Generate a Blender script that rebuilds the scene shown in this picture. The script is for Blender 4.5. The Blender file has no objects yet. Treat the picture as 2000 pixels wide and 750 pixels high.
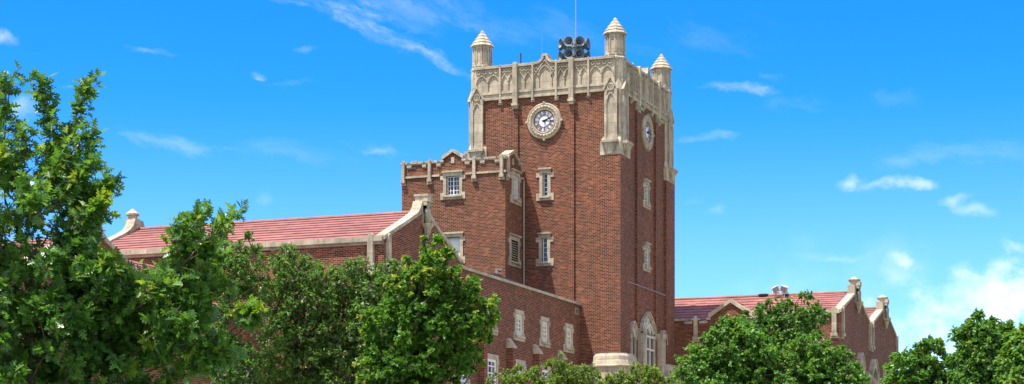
import bpy, bmesh, math, random
import numpy as np
from mathutils import Vector, Matrix

random.seed(7)
RNG = np.random.default_rng(11)
scene = bpy.context.scene
COL = scene.collection

# ------------------------------------------------------------------ camera model (world x = along the front walls, y = depth)
FPX, HY, EYE = 3724.0, 1000.0, 1.7
YAW = math.radians(21.0)
C, S = math.cos(YAW), math.sin(YAW)

def F(px, py, b):
    """point of the vertical plane y=b seen at a photo pixel -> (x, z)"""
    dx = (px - 1000) / FPX
    Y = b / (C + S * dx)
    return Y * (C * dx - S), EYE + (HY - py) / FPX * Y

def R(px, py, a):
    """point of the vertical plane x=a seen at a photo pixel -> (y, z)"""
    dx = (px - 1000) / FPX
    Y = a / (C * dx - S)
    return Y * (S * dx + C), EYE + (HY - py) / FPX * Y

def P(px, py, Y):
    dx = (px - 1000) / FPX
    X = dx * Y
    return np.array([X * C - Y * S, X * S + Y * C, EYE + (HY - py) / FPX * Y])

# ------------------------------------------------------------------ materials
def new_mat(name):
    m = bpy.data.materials.new(name)
    m.use_nodes = True
    nt = m.node_tree
    nt.nodes.clear()
    out = nt.nodes.new('ShaderNodeOutputMaterial')
    bs = nt.nodes.new('ShaderNodeBsdfPrincipled')
    nt.links.new(bs.outputs[0], out.inputs[0])
    return m, nt, bs, out

def N(nt, typ, **kw):
    n = nt.nodes.new(typ)
    for k, v in kw.items():
        if k == 'inp':
            for i, val in v.items():
                n.inputs[i].default_value = val
        else:
            setattr(n, k, v)
    return n

def L(nt, a, b):
    nt.links.new(a, b)

def rgba(c, a=1.0):
    return (c[0], c[1], c[2], a)

def ramp(nt, stops, interp='LINEAR'):
    r = nt.nodes.new('ShaderNodeValToRGB')
    r.color_ramp.interpolation = interp
    el = r.color_ramp.elements
    while len(el) < len(stops):
        el.new(0.5)
    for e, (p, c) in zip(el, stops):
        e.position = p
        e.color = rgba(c) if len(c) == 3 else c
    return r

def mixc(nt, a, b, fac, typ='MIX'):
    m = nt.nodes.new('ShaderNodeMix')
    m.data_type = 'RGBA'
    m.blend_type = typ
    for sock, val in ((m.inputs[0], fac), (m.inputs[6], a), (m.inputs[7], b)):
        if hasattr(val, 'links'):
            nt.links.new(val, sock)
        elif isinstance(val, (int, float)):
            sock.default_value = val
        else:
            sock.default_value = rgba(val)
    return m.outputs[2]

def mat_brick():
    m, nt, bs, out = new_mat('brick')
    uv = N(nt, 'ShaderNodeUVMap')
    uv.uv_map = 'UVMap'
    geo = N(nt, 'ShaderNodeNewGeometry')
    br = N(nt, 'ShaderNodeTexBrick', offset=0.5, offset_frequency=2, squash=1.0, squash_frequency=2)
    br.inputs['Scale'].default_value = 1.0
    br.inputs['Brick Width'].default_value = 0.215
    br.inputs['Row Height'].default_value = 0.072
    br.inputs['Mortar Size'].default_value = 0.0065
    br.inputs['Mortar Smooth'].default_value = 0.2
    br.inputs['Bias'].default_value = 0.0
    br.inputs['Color1'].default_value = (0, 0, 0, 1)
    br.inputs['Color2'].default_value = (1, 1, 1, 1)
    br.inputs['Mortar'].default_value = (0.5, 0.5, 0.5, 1)
    L(nt, uv.outputs[0], br.inputs['Vector'])
    cr = ramp(nt, [(0.0, (0.050, 0.017, 0.013)), (0.22, (0.080, 0.021, 0.015)), (0.5, (0.126, 0.030, 0.018)),
                   (0.78, (0.178, 0.044, 0.023)), (1.0, (0.25, 0.080, 0.042))])
    L(nt, br.outputs['Color'], cr.inputs[0])
    # large weathering, real stains
    n1 = N(nt, 'ShaderNodeTexNoise', inp={'Scale': 0.35, 'Detail': 6, 'Roughness': 0.62})
    L(nt, geo.outputs['Position'], n1.inputs['Vector'])
    r1 = ramp(nt, [(0.3, (0.70, 0.71, 0.74)), (0.7, (1.20, 1.14, 1.08))])
    L(nt, n1.outputs[0], r1.inputs[0])
    c1 = mixc(nt, cr.outputs[0], r1.outputs[0], 1.0, 'MULTIPLY')
    mp = N(nt, 'ShaderNodeMapping', inp={'Scale': (1.6, 1.6, 0.12)})
    L(nt, geo.outputs['Position'], mp.inputs[0])
    n2 = N(nt, 'ShaderNodeTexNoise', inp={'Scale': 1.0, 'Detail': 5, 'Roughness': 0.6})
    L(nt, mp.outputs[0], n2.inputs['Vector'])
    r2 = ramp(nt, [(0.34, (0.74, 0.74, 0.76)), (0.62, (1.08, 1.08, 1.08))])
    L(nt, n2.outputs[0], r2.inputs[0])
    c2 = mixc(nt, c1, r2.outputs[0], 1.0, 'MULTIPLY')
    c3 = mixc(nt, c2, (0.365, 0.245, 0.165), br.outputs['Fac'])
    L(nt, c3, bs.inputs['Base Color'])
    bs.inputs['Roughness'].default_value = 0.85
    bs.inputs['Specular IOR Level'].default_value = 0.2
    bp = N(nt, 'ShaderNodeBump', inp={'Strength': 0.5, 'Distance': 0.01})
    inv = N(nt, 'ShaderNodeMath', operation='SUBTRACT', inp={0: 1.0})
    L(nt, br.outputs['Fac'], inv.inputs[1])
    L(nt, inv.outputs[0], bp.inputs['Height'])
    L(nt, bp.outputs[0], bs.inputs['Normal'])
    return m

def mat_stone(name='limestone', base=(0.50, 0.43, 0.335), dark=(0.21, 0.185, 0.15)):
    m, nt, bs, out = new_mat(name)
    geo = N(nt, 'ShaderNodeNewGeometry')
    n1 = N(nt, 'ShaderNodeTexNoise', inp={'Scale': 1.7, 'Detail': 8, 'Roughness': 0.65})
    L(nt, geo.outputs['Position'], n1.inputs['Vector'])
    mp = N(nt, 'ShaderNodeMapping', inp={'Scale': (3.2, 3.2, 0.45)})
    L(nt, geo.outputs['Position'], mp.inputs[0])
    n2 = N(nt, 'ShaderNodeTexNoise', inp={'Scale': 1.0, 'Detail': 6, 'Roughness': 0.7})
    L(nt, mp.outputs[0], n2.inputs['Vector'])
    r1 = ramp(nt, [(0.36, dark), (0.50, tuple(0.55 * a + 0.45 * b for a, b in zip(base, dark))), (0.62, base)])
    ad = N(nt, 'ShaderNodeMath', operation='MULTIPLY_ADD', inp={1: 0.45, 2: 0.0})
    L(nt, n1.outputs[0], ad.inputs[0])
    ad2 = N(nt, 'ShaderNodeMath', operation='MULTIPLY_ADD', inp={1: 0.62})
    L(nt, n2.outputs[0], ad2.inputs[0])
    L(nt, ad.outputs[0], ad2.inputs[2])
    L(nt, ad2.outputs[0], r1.inputs[0])
    n3 = N(nt, 'ShaderNodeTexNoise', inp={'Scale': 22, 'Detail': 3, 'Roughness': 0.6})
    L(nt, geo.outputs['Position'], n3.inputs['Vector'])
    r3 = ramp(nt, [(0.3, (0.84, 0.84, 0.84)), (0.7, (1.1, 1.1, 1.1))])
    L(nt, n3.outputs[0], r3.inputs[0])
    c = mixc(nt, r1.outputs[0], r3.outputs[0], 1.0, 'MULTIPLY')
    uv = N(nt, 'ShaderNodeUVMap')
    uv.uv_map = 'UVMap'
    bj = N(nt, 'ShaderNodeTexBrick', offset=0.5)
    for k, val in (('Scale', 1.0), ('Brick Width', 0.78), ('Row Height', 0.47), ('Mortar Size', 0.010), ('Mortar Smooth', 0.3)):
        bj.inputs[k].default_value = val
    bj.inputs['Color1'].default_value = (0.86, 0.85, 0.84, 1)
    bj.inputs['Color2'].default_value = (1.1, 1.09, 1.06, 1)
    bj.inputs['Mortar'].default_value = (0.6, 0.57, 0.53, 1)
    L(nt, uv.outputs[0], bj.inputs['Vector'])
    c = mixc(nt, c, bj.outputs['Color'], 1.0, 'MULTIPLY')
    L(nt, c, bs.inputs['Base Color'])
    bs.inputs['Roughness'].default_value = 0.9
    bs.inputs['Specular IOR Level'].default_value = 0.2
    bp = N(nt, 'ShaderNodeBump', inp={'Strength': 0.35, 'Distance': 0.03})
    L(nt, n3.outputs[0], bp.inputs['Height'])
    L(nt, bp.outputs[0], bs.inputs['Normal'])
    return m

def mat_roof():
    m, nt, bs, out = new_mat('red_roof_tile')
    uv = N(nt, 'ShaderNodeUVMap')
    uv.uv_map = 'UVMap'
    br = N(nt, 'ShaderNodeTexBrick', offset=0.37, squash=1.0)
    br.inputs['Scale'].default_value = 1.0
    br.inputs['Brick Width'].default_value = 0.55
    br.inputs['Row Height'].default_value = 0.43
    br.inputs['Mortar Size'].default_value = 0.008
    br.inputs['Color1'].default_value = (0.225, 0.084, 0.070, 1)
    br.inputs['Color2'].default_value = (0.315, 0.128, 0.106, 1)
    br.inputs['Mortar'].default_value = (0.09, 0.035, 0.03, 1)
    L(nt, uv.outputs[0], br.inputs['Vector'])
    geo = N(nt, 'ShaderNodeNewGeometry')
    n1 = N(nt, 'ShaderNodeTexNoise', inp={'Scale': 0.9, 'Detail': 6, 'Roughness': 0.65})
    L(nt, geo.outputs['Position'], n1.inputs['Vector'])
    r1 = ramp(nt, [(0.3, (0.70, 0.73, 0.76)), (0.7, (1.2, 1.16, 1.14))])
    L(nt, n1.outputs[0], r1.inputs[0])
    c = mixc(nt, br.outputs['Color'], r1.outputs[0], 1.0, 'MULTIPLY')
    L(nt, c, bs.inputs['Base Color'])
    bs.inputs['Roughness'].default_value = 0.6
    bs.inputs['Specular IOR Level'].default_value = 0.35
    return m

def mat_plain(name, col, rough=0.6, metal=0.0, spec=0.4, vary=0.15, scale=6.0):
    m, nt, bs, out = new_mat(name)
    geo = N(nt, 'ShaderNodeNewGeometry')
    n1 = N(nt, 'ShaderNodeTexNoise', inp={'Scale': scale, 'Detail': 5, 'Roughness': 0.6})
    L(nt, geo.outputs['Position'], n1.inputs['Vector'])
    r1 = ramp(nt, [(0.3, tuple(x * (1 - vary) for x in col)), (0.7, tuple(min(1, x * (1 + vary)) for x in col))])
    L(nt, n1.outputs[0], r1.inputs[0])
    L(nt, r1.outputs[0], bs.inputs['Base Color'])
    bs.inputs['Roughness'].default_value = rough
    bs.inputs['Metallic'].default_value = metal
    bs.inputs['Specular IOR Level'].default_value = spec
    return m

def mat_leaf(name, stops, trans=0.30, rough=0.42, spec=0.45, tint=(1.25, 1.2, 0.6)):
    m, nt, bs, out = new_mat(name)
    geo = N(nt, 'ShaderNodeNewGeometry')
    cr = ramp(nt, stops)
    L(nt, geo.outputs['Random Per Island'], cr.inputs[0])
    n1 = N(nt, 'ShaderNodeTexNoise', inp={'Scale': 1.1, 'Detail': 3})
    L(nt, geo.outputs['Position'], n1.inputs['Vector'])
    r1 = ramp(nt, [(0.35, (0.78, 0.84, 0.8)), (0.65, (1.18, 1.12, 1.0))])
    L(nt, n1.outputs[0], r1.inputs[0])
    c = mixc(nt, cr.outputs[0], r1.outputs[0], 1.0, 'MULTIPLY')
    L(nt, c, bs.inputs['Base Color'])
    bs.inputs['Roughness'].default_value = rough
    bs.inputs['Specular IOR Level'].default_value = spec
    tr = N(nt, 'ShaderNodeBsdfTranslucent')
    ct = mixc(nt, c, tint, 1.0, 'MULTIPLY')
    L(nt, ct, tr.inputs[0])
    mx = N(nt, 'ShaderNodeMixShader', inp={0: trans})
    L(nt, bs.outputs[0], mx.inputs[1])
    L(nt, tr.outputs[0], mx.inputs[2])
    L(nt, mx.outputs[0], out.inputs[0])
    return m

M = {}
M['brick'] = mat_brick()
M['stone'] = mat_stone()
M['roof'] = mat_roof()
M['glass'] = mat_plain('window_glass', (0.035, 0.05, 0.075), rough=0.08, spec=0.6, vary=0.4, scale=1.5)
M['white'] = mat_plain('white_paint', (0.72, 0.73, 0.72), rough=0.5, vary=0.06)
M['cream'] = mat_plain('cream_paint', (0.60, 0.56, 0.47), rough=0.6, vary=0.1)
M['dial'] = mat_plain('frosted_dial', (0.72, 0.72, 0.80), rough=0.35, vary=0.04)
M['bronze'] = mat_plain('dark_bronze', (0.15, 0.085, 0.06), rough=0.5, vary=0.3)
M['hand'] = mat_plain('black_paint', (0.012, 0.014, 0.02), rough=0.35, vary=0.2)
M['horn'] = mat_plain('slate_grey_paint', (0.13, 0.17, 0.20), rough=0.42, vary=0.25)
M['steel'] = mat_plain('galvanised_steel', (0.32, 0.33, 0.34), rough=0.4, metal=0.4, vary=0.2)
M['dark'] = mat_plain('dark_flashing', (0.035, 0.033, 0.035), rough=0.6, vary=0.3)
M['louvre'] = mat_plain('louvre_paint', (0.42, 0.37, 0.30), rough=0.6, vary=0.15)
M['lamp'] = mat_plain('floodlight_casing', (0.50, 0.52, 0.53), rough=0.6, metal=0.0, vary=0.1)
M['bark'] = mat_plain('bark', (0.085, 0.066, 0.05), rough=0.95, spec=0.1, vary=0.45, scale=14)
M['twig'] = mat_plain('twig_bark', (0.11, 0.09, 0.065), rough=0.9, spec=0.1, vary=0.35, scale=14)

# ------------------------------------------------------------------ mesh builder
class MB:
    def __init__(self):
        self.v, self.f = [], []

    def add(self, vs, fs):
        o = len(self.v)
        self.v += [tuple(p) for p in vs]
        self.f += [tuple(i + o for i in q) for q in fs]

    def hexa(self, p):
        self.add(p, [(0, 1, 2, 3), (7, 6, 5, 4), (0, 4, 5, 1), (1, 5, 6, 2), (2, 6, 7, 3), (3, 7, 4, 0)])

    def box(self, x0, x1, y0, y1, z0, z1):
        self.hexa([(x0, y0, z0), (x1, y0, z0), (x1, y1, z0), (x0, y1, z0), (x0, y0, z1), (x1, y0, z1), (x1, y1, z1), (x0, y1, z1)])

    def loops(self, rings, close=True, cap0=True, cap1=True):
        o = len(self.v)
        n = len(rings[0])
        for r in rings:
            self.v += [tuple(p) for p in r]
        for k in range(len(rings) - 1):
            for i in range(n if close else n - 1):
                j = (i + 1) % n
                self.f.append((o + k * n + i, o + k * n + j, o + (k + 1) * n + j, o + (k + 1) * n + i))
        if cap0:
            self.f.append(tuple(o + i for i in range(n))[::-1])
        if cap1:
            self.f.append(tuple(o + (len(rings) - 1) * n + i for i in range(n)))

    def lathe(self, cx, cy, prof, n=8, rot=None, flats=True):
        rot = math.pi / n if rot is None else rot
        k = 1 / math.cos(math.pi / n) if flats else 1
        self.loops([[(cx + k * h * math.cos(rot + 2 * math.pi * i / n), cy + k * h * math.sin(rot + 2 * math.pi * i / n), z)
                     for i in range(n)] for z, h in prof])

    def tube(self, pts, rad, n=6):
        pts = [Vector(p) for p in pts]
        rad = rad if isinstance(rad, (list, tuple)) else [rad] * len(pts)
        rings = []
        for i, p in enumerate(pts):
            d = (pts[min(i + 1, len(pts) - 1)] - pts[max(i - 1, 0)]).normalized()
            ref = Vector((0, 0, 1)) if abs(d.z) < 0.9 else Vector((1, 0, 0))
            u = d.cross(ref).normalized()
            w = d.cross(u)
            rings.append([p + rad[i] * (u * math.cos(2 * math.pi * k / n) + w * math.sin(2 * math.pi * k / n)) for k in range(n)])
        self.loops(rings)

    # ---- face-local pieces: (s, z, d) on a wall, d = metres proud of it
    def fbox(self, fc, s0, s1, z0, z1, d0, d1):
        self.hexa([fc(s0, z0, d0), fc(s1, z0, d0), fc(s1, z0, d1), fc(s0, z0, d1), fc(s0, z1, d0), fc(s1, z1, d0), fc(s1, z1, d1), fc(s0, z1, d1)])

    def fprism(self, fc, poly, d0, d1):
        self.loops([[fc(s, z, d0) for s, z in poly], [fc(s, z, d1) for s, z in poly]])

    def fring(self, fc, outer, inner, d0, d1, closed=True):
        """frame between two matching outlines"""
        n = len(outer)
        o = len(self.v)
        for s, z in outer: self.v.append(fc(s, z, d0))
        for s, z in outer: self.v.append(fc(s, z, d1))
        for s, z in inner: self.v.append(fc(s, z, d1))
        for s, z in inner: self.v.append(fc(s, z, d0))
        for k in range(3):
            for i in range(n if closed else n - 1):
                j = (i + 1) % n
                self.f.append((o + k * n + i, o + k * n + j, o + (k + 1) * n + j, o + (k + 1) * n + i))
        if not closed:
            self.f.append((o, o + n, o + 2 * n, o + 3 * n))
            self.f.append((o + n - 1, o + 4 * n - 1, o + 3 * n - 1, o + 2 * n - 1))

    def fstrip(self, fc, pts, w, d0, d1):
        """raised moulding that follows a polyline on a wall"""
        n = len(pts)
        out, inn = [], []
        for i, (s, z) in enumerate(pts):
            s0, z0 = pts[max(i - 1, 0)]
            s1, z1 = pts[min(i + 1, n - 1)]
            dx, dz = s1 - s0, z1 - z0
            l = math.hypot(dx, dz) or 1
            out.append((s - dz / l * w / 2, z + dx / l * w / 2))
            inn.append((s + dz / l * w / 2, z - dx / l * w / 2))
        self.fring(fc, out, inn, d0, d1, closed=False)

    def fwall(self, fc, s0, s1, z0, z1, holes=(), depth=0.3):
        xs = sorted({s0, s1, *[h[0] for h in holes], *[h[1] for h in holes]})
        zs = sorted({z0, z1, *[h[2] for h in holes], *[h[3] for h in holes]})
        for i in range(len(xs) - 1):
            for j in range(len(zs) - 1):
                cx, cz = (xs[i] + xs[i + 1]) / 2, (zs[j] + zs[j + 1]) / 2
                if any(h[0] < cx < h[1] and h[2] < cz < h[3] for h in holes):
                    continue
                self.add([fc(xs[i], zs[j], 0), fc(xs[i + 1], zs[j], 0), fc(xs[i + 1], zs[j + 1], 0), fc(xs[i], zs[j + 1], 0)], [(0, 1, 2, 3)])
        for h in holes:
            q = [(h[0], h[2]), (h[1], h[2]), (h[1], h[3]), (h[0], h[3])]
            for k in range(4):
                a, b = q[k], q[(k + 1) % 4]
                self.add([fc(*a, 0), fc(*b, 0), fc(*b, -depth), fc(*a, -depth)], [(0, 1, 2, 3)])

    def build(self, name, mat, parent=None, smooth=False, normals=True):
        org = Vector((0, 0, 0))
        p = parent
        while p is not None:
            org += p.location
            p = p.parent
        me = bpy.data.meshes.new(name)
        me.from_pydata([(x - org.x, y - org.y, z - org.z) for x, y, z in self.v], [], self.f)
        bm = bmesh.new()
        bm.from_mesh(me)
        if normals:
            bmesh.ops.recalc_face_normals(bm, faces=bm.faces)
        uvl = bm.loops.layers.uv.new('UVMap')
        for f in bm.faces:
            n = f.normal
            h = math.hypot(n.x, n.y)
            if h < 0.12:
                t, w = Vector((1, 0, 0)), Vector((0, 1, 0))
            else:
                t = Vector((-n.y / h, n.x / h, 0))
                if abs(t.x) > abs(t.y):
                    t = t if t.x > 0 else -t
                else:
                    t = t if t.y > 0 else -t
                w = n.cross(t)
                if w.z < 0: w = -w
            for l in f.loops:
                q = l.vert.co + org
                l[uvl].uv = (q.dot(t), q.dot(w))
            f.smooth = smooth
        bm.to_mesh(me)
        bm.free()
        me.materials.append(mat)
        o = bpy.data.objects.new(name, me)
        COL.objects.link(o)
        o.parent = parent
        return o

def front(b):
    return lambda s, z, d: (s, b - d, z)

def right(a):
    return lambda s, z, d: (a + d, s, z)

def tag(o, label, cat, group=None):
    o['label'] = label
    o['category'] = cat
    if group:
        o['group'] = group
    return o

def thing(name, label, cat, loc, group=None):
    o = bpy.data.objects.new(name, None)
    o.empty_display_size = 0.5
    o.location = loc
    COL.objects.link(o)
    return tag(o, label, cat, group)

def arch(s0, s1, zs, rise, n=7):
    hw = (s1 - s0) / 2
    if abs(rise) < abs(hw) * 1.05:
        lp = [(s0 + hw * (i / n) ** 1.6, zs + rise * ((i / n) ** 1.6) ** 0.56) for i in range(n + 1)]
        return lp + [(s0 + s1 - s, z) for s, z in lp[:-1]][::-1]
    Rr = (hw * hw + rise * rise) / (2 * hw)
    th = math.asin(min(1, rise / Rr)) if rise <= Rr else math.pi / 2
    lp = [(s0 + Rr - Rr * math.cos(th * i / n), zs + Rr * math.sin(th * i / n)) for i in range(n + 1)]
    rp = [(s0 + s1 - s, z) for s, z in lp[:-1]][::-1]
    return lp + rp

def circle(s, z, r, n=20, ph=0.0):
    return [(s + r * math.cos(ph + 2 * math.pi * i / n), z + r * math.sin(ph + 2 * math.pi * i / n)) for i in range(n)]

# ------------------------------------------------------------------ windows
def keyed_window(parent, fc, s0, s1, z0, z1, nx, ny, jamb=0.16, ears=0.16, mat='white', pane='glass', bar=0.035, hood=True, louvre=False, label=None, rc=0.0):
    """stone surround with keyed blocks, glazed with bars; s,z = the opening"""
    m = MB()
    j = jamb
    zt, zb = z1 + j * 1.1, z0 - j * 1.3
    m.fbox(fc, s0 - j, s0, z0, z1, -0.10, 0.04)
    m.fbox(fc, s1, s1 + j, z0, z1, -0.10, 0.04)
    m.fbox(fc, s0 - j, s1 + j, z1, zt, -0.10, 0.05)
    if hood:
        m.fbox(fc, s0 - j - 0.05, s1 + j + 0.05, zt, zt + 0.08, -0.02, 0.13)
    if ears:
        eh = min(0.45, (z1 - z0) * 0.22)
        for a, b in ((s0 - j - ears, s0 - j), (s1 + j, s1 + j + ears)):
            m.fbox(fc, a, b, z1 - eh * 0.8, z1 + j * 0.15, -0.02, 0.036)
            m.fbox(fc, a, b, zb, z0 + eh * 0.62, -0.02, 0.036)
    m.fbox(fc, s0 - j - ears * 0.3, s1 + j + ears * 0.3, zb, z0, -0.10, 0.05)
    w = m.build('window', M['stone'], parent)
    if label: w['label'] = label
    sl = MB()
    sl.loops([[fc(s0 - j, z0 + 0.0, d) for d in (0.052, 0.052)] + [fc(s1 + j, z0, 0.052), fc(s1 + j, z0 - 0.02, 0.14), fc(s0 - j, z0 - 0.02, 0.14)],
              [fc(s0 - j, z0 - 0.12, d) for d in (0.052, 0.052)] + [fc(s1 + j, z0 - 0.12, 0.052), fc(s1 + j, z0 - 0.10, 0.14), fc(s0 - j, z0 - 0.10, 0.14)]])
    sl.build('sill', M['stone'], w)
    if louvre:
        g = MB()
        g.fbox(fc, s0, s1, z0, z1, -0.27, -0.22)
        g.build('opening', M['dark'], w)
        lv = MB()
        k = 9
        for i in range(k):
            za = z0 + (z1 - z0) * (i + 0.1) / k
            zc = z0 + (z1 - z0) * (i + 0.62) / k
            lv.hexa([fc(s0, za, -0.04), fc(s1, za, -0.04), fc(s1, zc, -0.16), fc(s0, zc, -0.16),
                     fc(s0, za + 0.03, -0.03), fc(s1, za + 0.03, -0.03), fc(s1, zc + 0.03, -0.15), fc(s0, zc + 0.03, -0.15)])
        lv.build('louvre', M['louvre'], w)
        return w
    g = MB()
    g.fbox(fc, s0, s1, z0, z1, -0.20 + rc, -0.16 + rc)
    g.build('pane', M[pane], w)
    if nx:
        fr = MB()
        t = bar
        fr.fbox(fc, s0, s0 + t * 1.3, z0, z1, -0.158 + rc, -0.10 + rc)
        fr.fbox(fc, s1 - t * 1.3, s1, z0, z1, -0.158 + rc, -0.10 + rc)
        fr.fbox(fc, s0 + t * 1.3, s1 - t * 1.3, z1 - t * 1.3, z1, -0.158 + rc, -0.10 + rc)
        fr.fbox(fc, s0 + t * 1.3, s1 - t * 1.3, z0, z0 + t * 1.3, -0.158 + rc, -0.10 + rc)
        for i in range(1, nx):
            x = s0 + (s1 - s0) * i / nx
            tt = t * (1.3 if (nx % 2 == 0 and i == nx // 2) else 0.6)
            fr.fbox(fc, x - tt / 2, x + tt / 2, z0 + t, z1 - t, -0.156 + rc, -0.115 + rc)
        for i in range(1, ny):
            z = z0 + (z1 - z0) * i / ny
            fr.fbox(fc, s0 + t, s1 - t, z - t * 0.3, z + t * 0.3, -0.154 + rc, -0.12 + rc)
        fr.build('sash', M[mat], w)
    return w

def arched_window(parent, fc, s0, s1, z0, zs, rise, lights, fw=0.16, rev=0.14, transom=None, tracery=True):
    """stone pointed arch standing proud of the wall with tracery and dark glass; s0,s1 = outer edges"""
    outer = [(s0, z0)] + arch(s0, s1, zs, rise) + [(s1, z0)]
    k = (s1 - s0 - 2 * fw) / (s1 - s0)
    inner = [(s0 + fw, z0)] + arch(s0 + fw, s1 - fw, zs, rise * k) + [(s1 - fw, z0)]
    m = MB()
    m.fring(fc, outer, inner, -0.02, rev, closed=False)
    hood = [(s0 - 0.05, zs - 0.15)] + arch(s0 - 0.05, s1 + 0.05, zs, rise + 0.07) + [(s1 + 0.05, zs - 0.15)]
    m.fstrip(fc, hood, 0.09, 0.0, rev + 0.06)
    for a, b in ((s0 - 0.14, s0 + 0.02), (s1 - 0.02, s1 + 0.14)):
        m.fbox(fc, a, b, zs - 0.34, zs - 0.02, 0.0, rev + 0.02)
    w = m.build('arched_window', M['stone'], parent)
    g = MB()
    g.fprism(fc, inner, 0.003, 0.03)
    g.build('pane', M['glass'], w)
    t = MB()
    a0, a1 = s0 + fw, s1 - fw
    lw = (a1 - a0) / lights
    for i in range(1, lights):
        x = a0 + lw * i
        t.fbox(fc, x - 0.045, x + 0.045, z0, zs + 0.05, 0.032, 0.11)
    if lights > 1 or tracery:
        for i in range(lights):
            p = arch(a0 + lw * i + 0.01, a0 + lw * (i + 1) - 0.01, zs - lw * 0.4, lw * 0.9, 4)
            t.fstrip(fc, p, 0.06, 0.032, 0.10)
    if lights > 2:
        top = rise * k
        mid = (a0 + a1) / 2
        t.fstrip(fc, [(a0 + lw, zs + 0.05), (a0 + lw * 1.1, zs + top * 0.45), (mid, zs + top * 0.75)], 0.06, 0.032, 0.10)
        t.fstrip(fc, [(a1 - lw, zs + 0.05), (a1 - lw * 1.1, zs + top * 0.45), (mid, zs + top * 0.75)], 0.06, 0.032, 0.10)
        for cx in (a0 + lw * 0.95, mid, a1 - lw * 0.95):
            zc = zs + (top * 0.6 if cx == mid else top * 0.32)
            t.fring(fc, circle(cx, zc, lw * 0.34, 10), circle(cx, zc, lw * 0.2, 10), 0.032, 0.096)
    if transom:
        for z in transom:
            t.fbox(fc, a0, a1, z - 0.05, z + 0.05, 0.033, 0.118)
    t.build('tracery', M['cream'], w)
    return w

def stone_shaft(m, fc, s, z0, z1, w=0.16, d=0.12):
    """slim stone strip with a corbel drop at its foot"""
    m.fbox(fc, s - w / 2, s + w / 2, z0 + 0.28, z1, -0.02, d)
    m.fbox(fc, s - w * 0.75, s + w * 0.75, z0 + 0.12, z0 + 0.28, -0.02, d + 0.04)
    m.fbox(fc, s - w * 0.95, s + w * 0.95, z0, z0 + 0.12, -0.02, d * 0.5)
    m.fprism(fc, [(s - w / 2, z1), (s + w / 2, z1), (s, z1 + 0.09)], -0.02, d)

def roof_slope(m, e0, e1, r0, r1, rows=9, lip=0.036):
    """overlapping tile courses from the eave line e0-e1 up to the ridge line r0-r1"""
    e0, e1, r0, r1 = map(Vector, (e0, e1, r0, r1))
    n = (e1 - e0).cross(r0 - e0).normalized()
    if n.z < 0: n = -n
    for i in range(rows):
        t0, t1 = i / rows, (i + 1) / rows
        a, b = e0.lerp(r0, t0), e1.lerp(r1, t0)
        c, d = e1.lerp(r1, t1), e0.lerp(r0, t1)
        m.add([a, b, b + n * lip, a + n * lip, c + n * 0.004, d + n * 0.004], [(0, 1, 2, 3), (3, 2, 4, 5)])
# ------------------------------------------------------------------ THE CLOCK TOWER
A1 = -29.0                                   # buttress plane of the right-hand face
B0 = (95 * (S * 0.0564 + C))                 # buttress plane of the front
BW, AW = B0 + 0.16, A1 - 0.16                # main wall planes
B1 = R(1318, 0, A1)[0]                       # back edge of the tower
AL = F(912, 0, B0)[0]                        # left edge of the tower
HX, HY2 = 0.53, 0.80                         # half size of a corner buttress
ZB = 19.55                                   # foot of the stone corner piers
ZP0 = F(1177, 178, BW)[1]                    # foot of the stone parapet
ZP1 = F(1177, 113.5, BW)[1]                  # its top
fF, fR = front(BW), right(AW)

tower = thing('clock_tower', 'tall square red brick tower with limestone parapet, corner turrets and round clocks', 'clock tower',
              ((AL + A1) / 2, (B0 + B1) / 2, 0))

def fx(px): return F(px, 0, BW)[0]
def fz(px, py): return F(px, py, BW)[1]
def rx(px): return R(px, 0, AW)[0]
def rz(px, py): return R(px, py, AW)[1]

front_windows, right_windows = [], []
for (gx0, gx1, gy0, gy1) in ((1060, 1069.5, 338.5, 383), (1059, 1069, 464.5, 511)):
    front_windows.append((fx(gx0), fx(gx1), fz(1065, gy1), fz(1065, gy0)))
for (gx0, gx1, gy0, gy1) in ((1259.4, 1265.4, 361, 399), (1259.6, 1265.6, 484, 522)):
    right_windows.append((rx(gx0), rx(gx1), rz(1262, gy1), rz(1262, gy0)))

m = MB()
m.fwall(fF, AL + 0.16, AW, 0, ZP0, front_windows, 0.24)
m.fwall(fR, BW, B1 - 0.16, 0, ZP0, right_windows, 0.24)
m.fwall(front(B1 - 0.16), AL + 0.16, AW, 0, ZP0)
m.fwall(right(AL + 0.16), BW, B1 - 0.16, 0, ZP0)
cents = [(A1 - HX, B0 + HY2), (AL + HX, B0 + HY2), (A1 - HX, B1 - HY2), (AL + HX, B1 - HY2)]
for cx, cy in cents:                          # brick corner buttresses
    m.box(cx - HX, cx + HX, cy - HY2, cy + HY2, 0, ZB)
FS = [1008, 1117.5]                           # parapet shafts carried on brick pilasters
RS = [1243.5, 1279.5]
for p, w in ((1007.5, 0.27), (1117, 0.27)):
    m.fbox(fF, fx(p) - w / 2, fx(p) + w / 2, 0, ZP0 - 0.55, -0.02, 0.11)
for p, w in ((1241.8, 0.34), (1278.5, 0.34)):
    m.fbox(fR, rx(p) - w / 2, rx(p) + w / 2, 0, ZP0 - 0.5, -0.02, 0.13)
m.build('wall', M['brick'], tower)

m = MB()
m.box(AL + 0.4, AW - 0.3, BW + 0.3, B1 - 0.4, ZP1 - 1.2, ZP1 - 1.0)
m.build('roof', M['dark'], tower)

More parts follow.
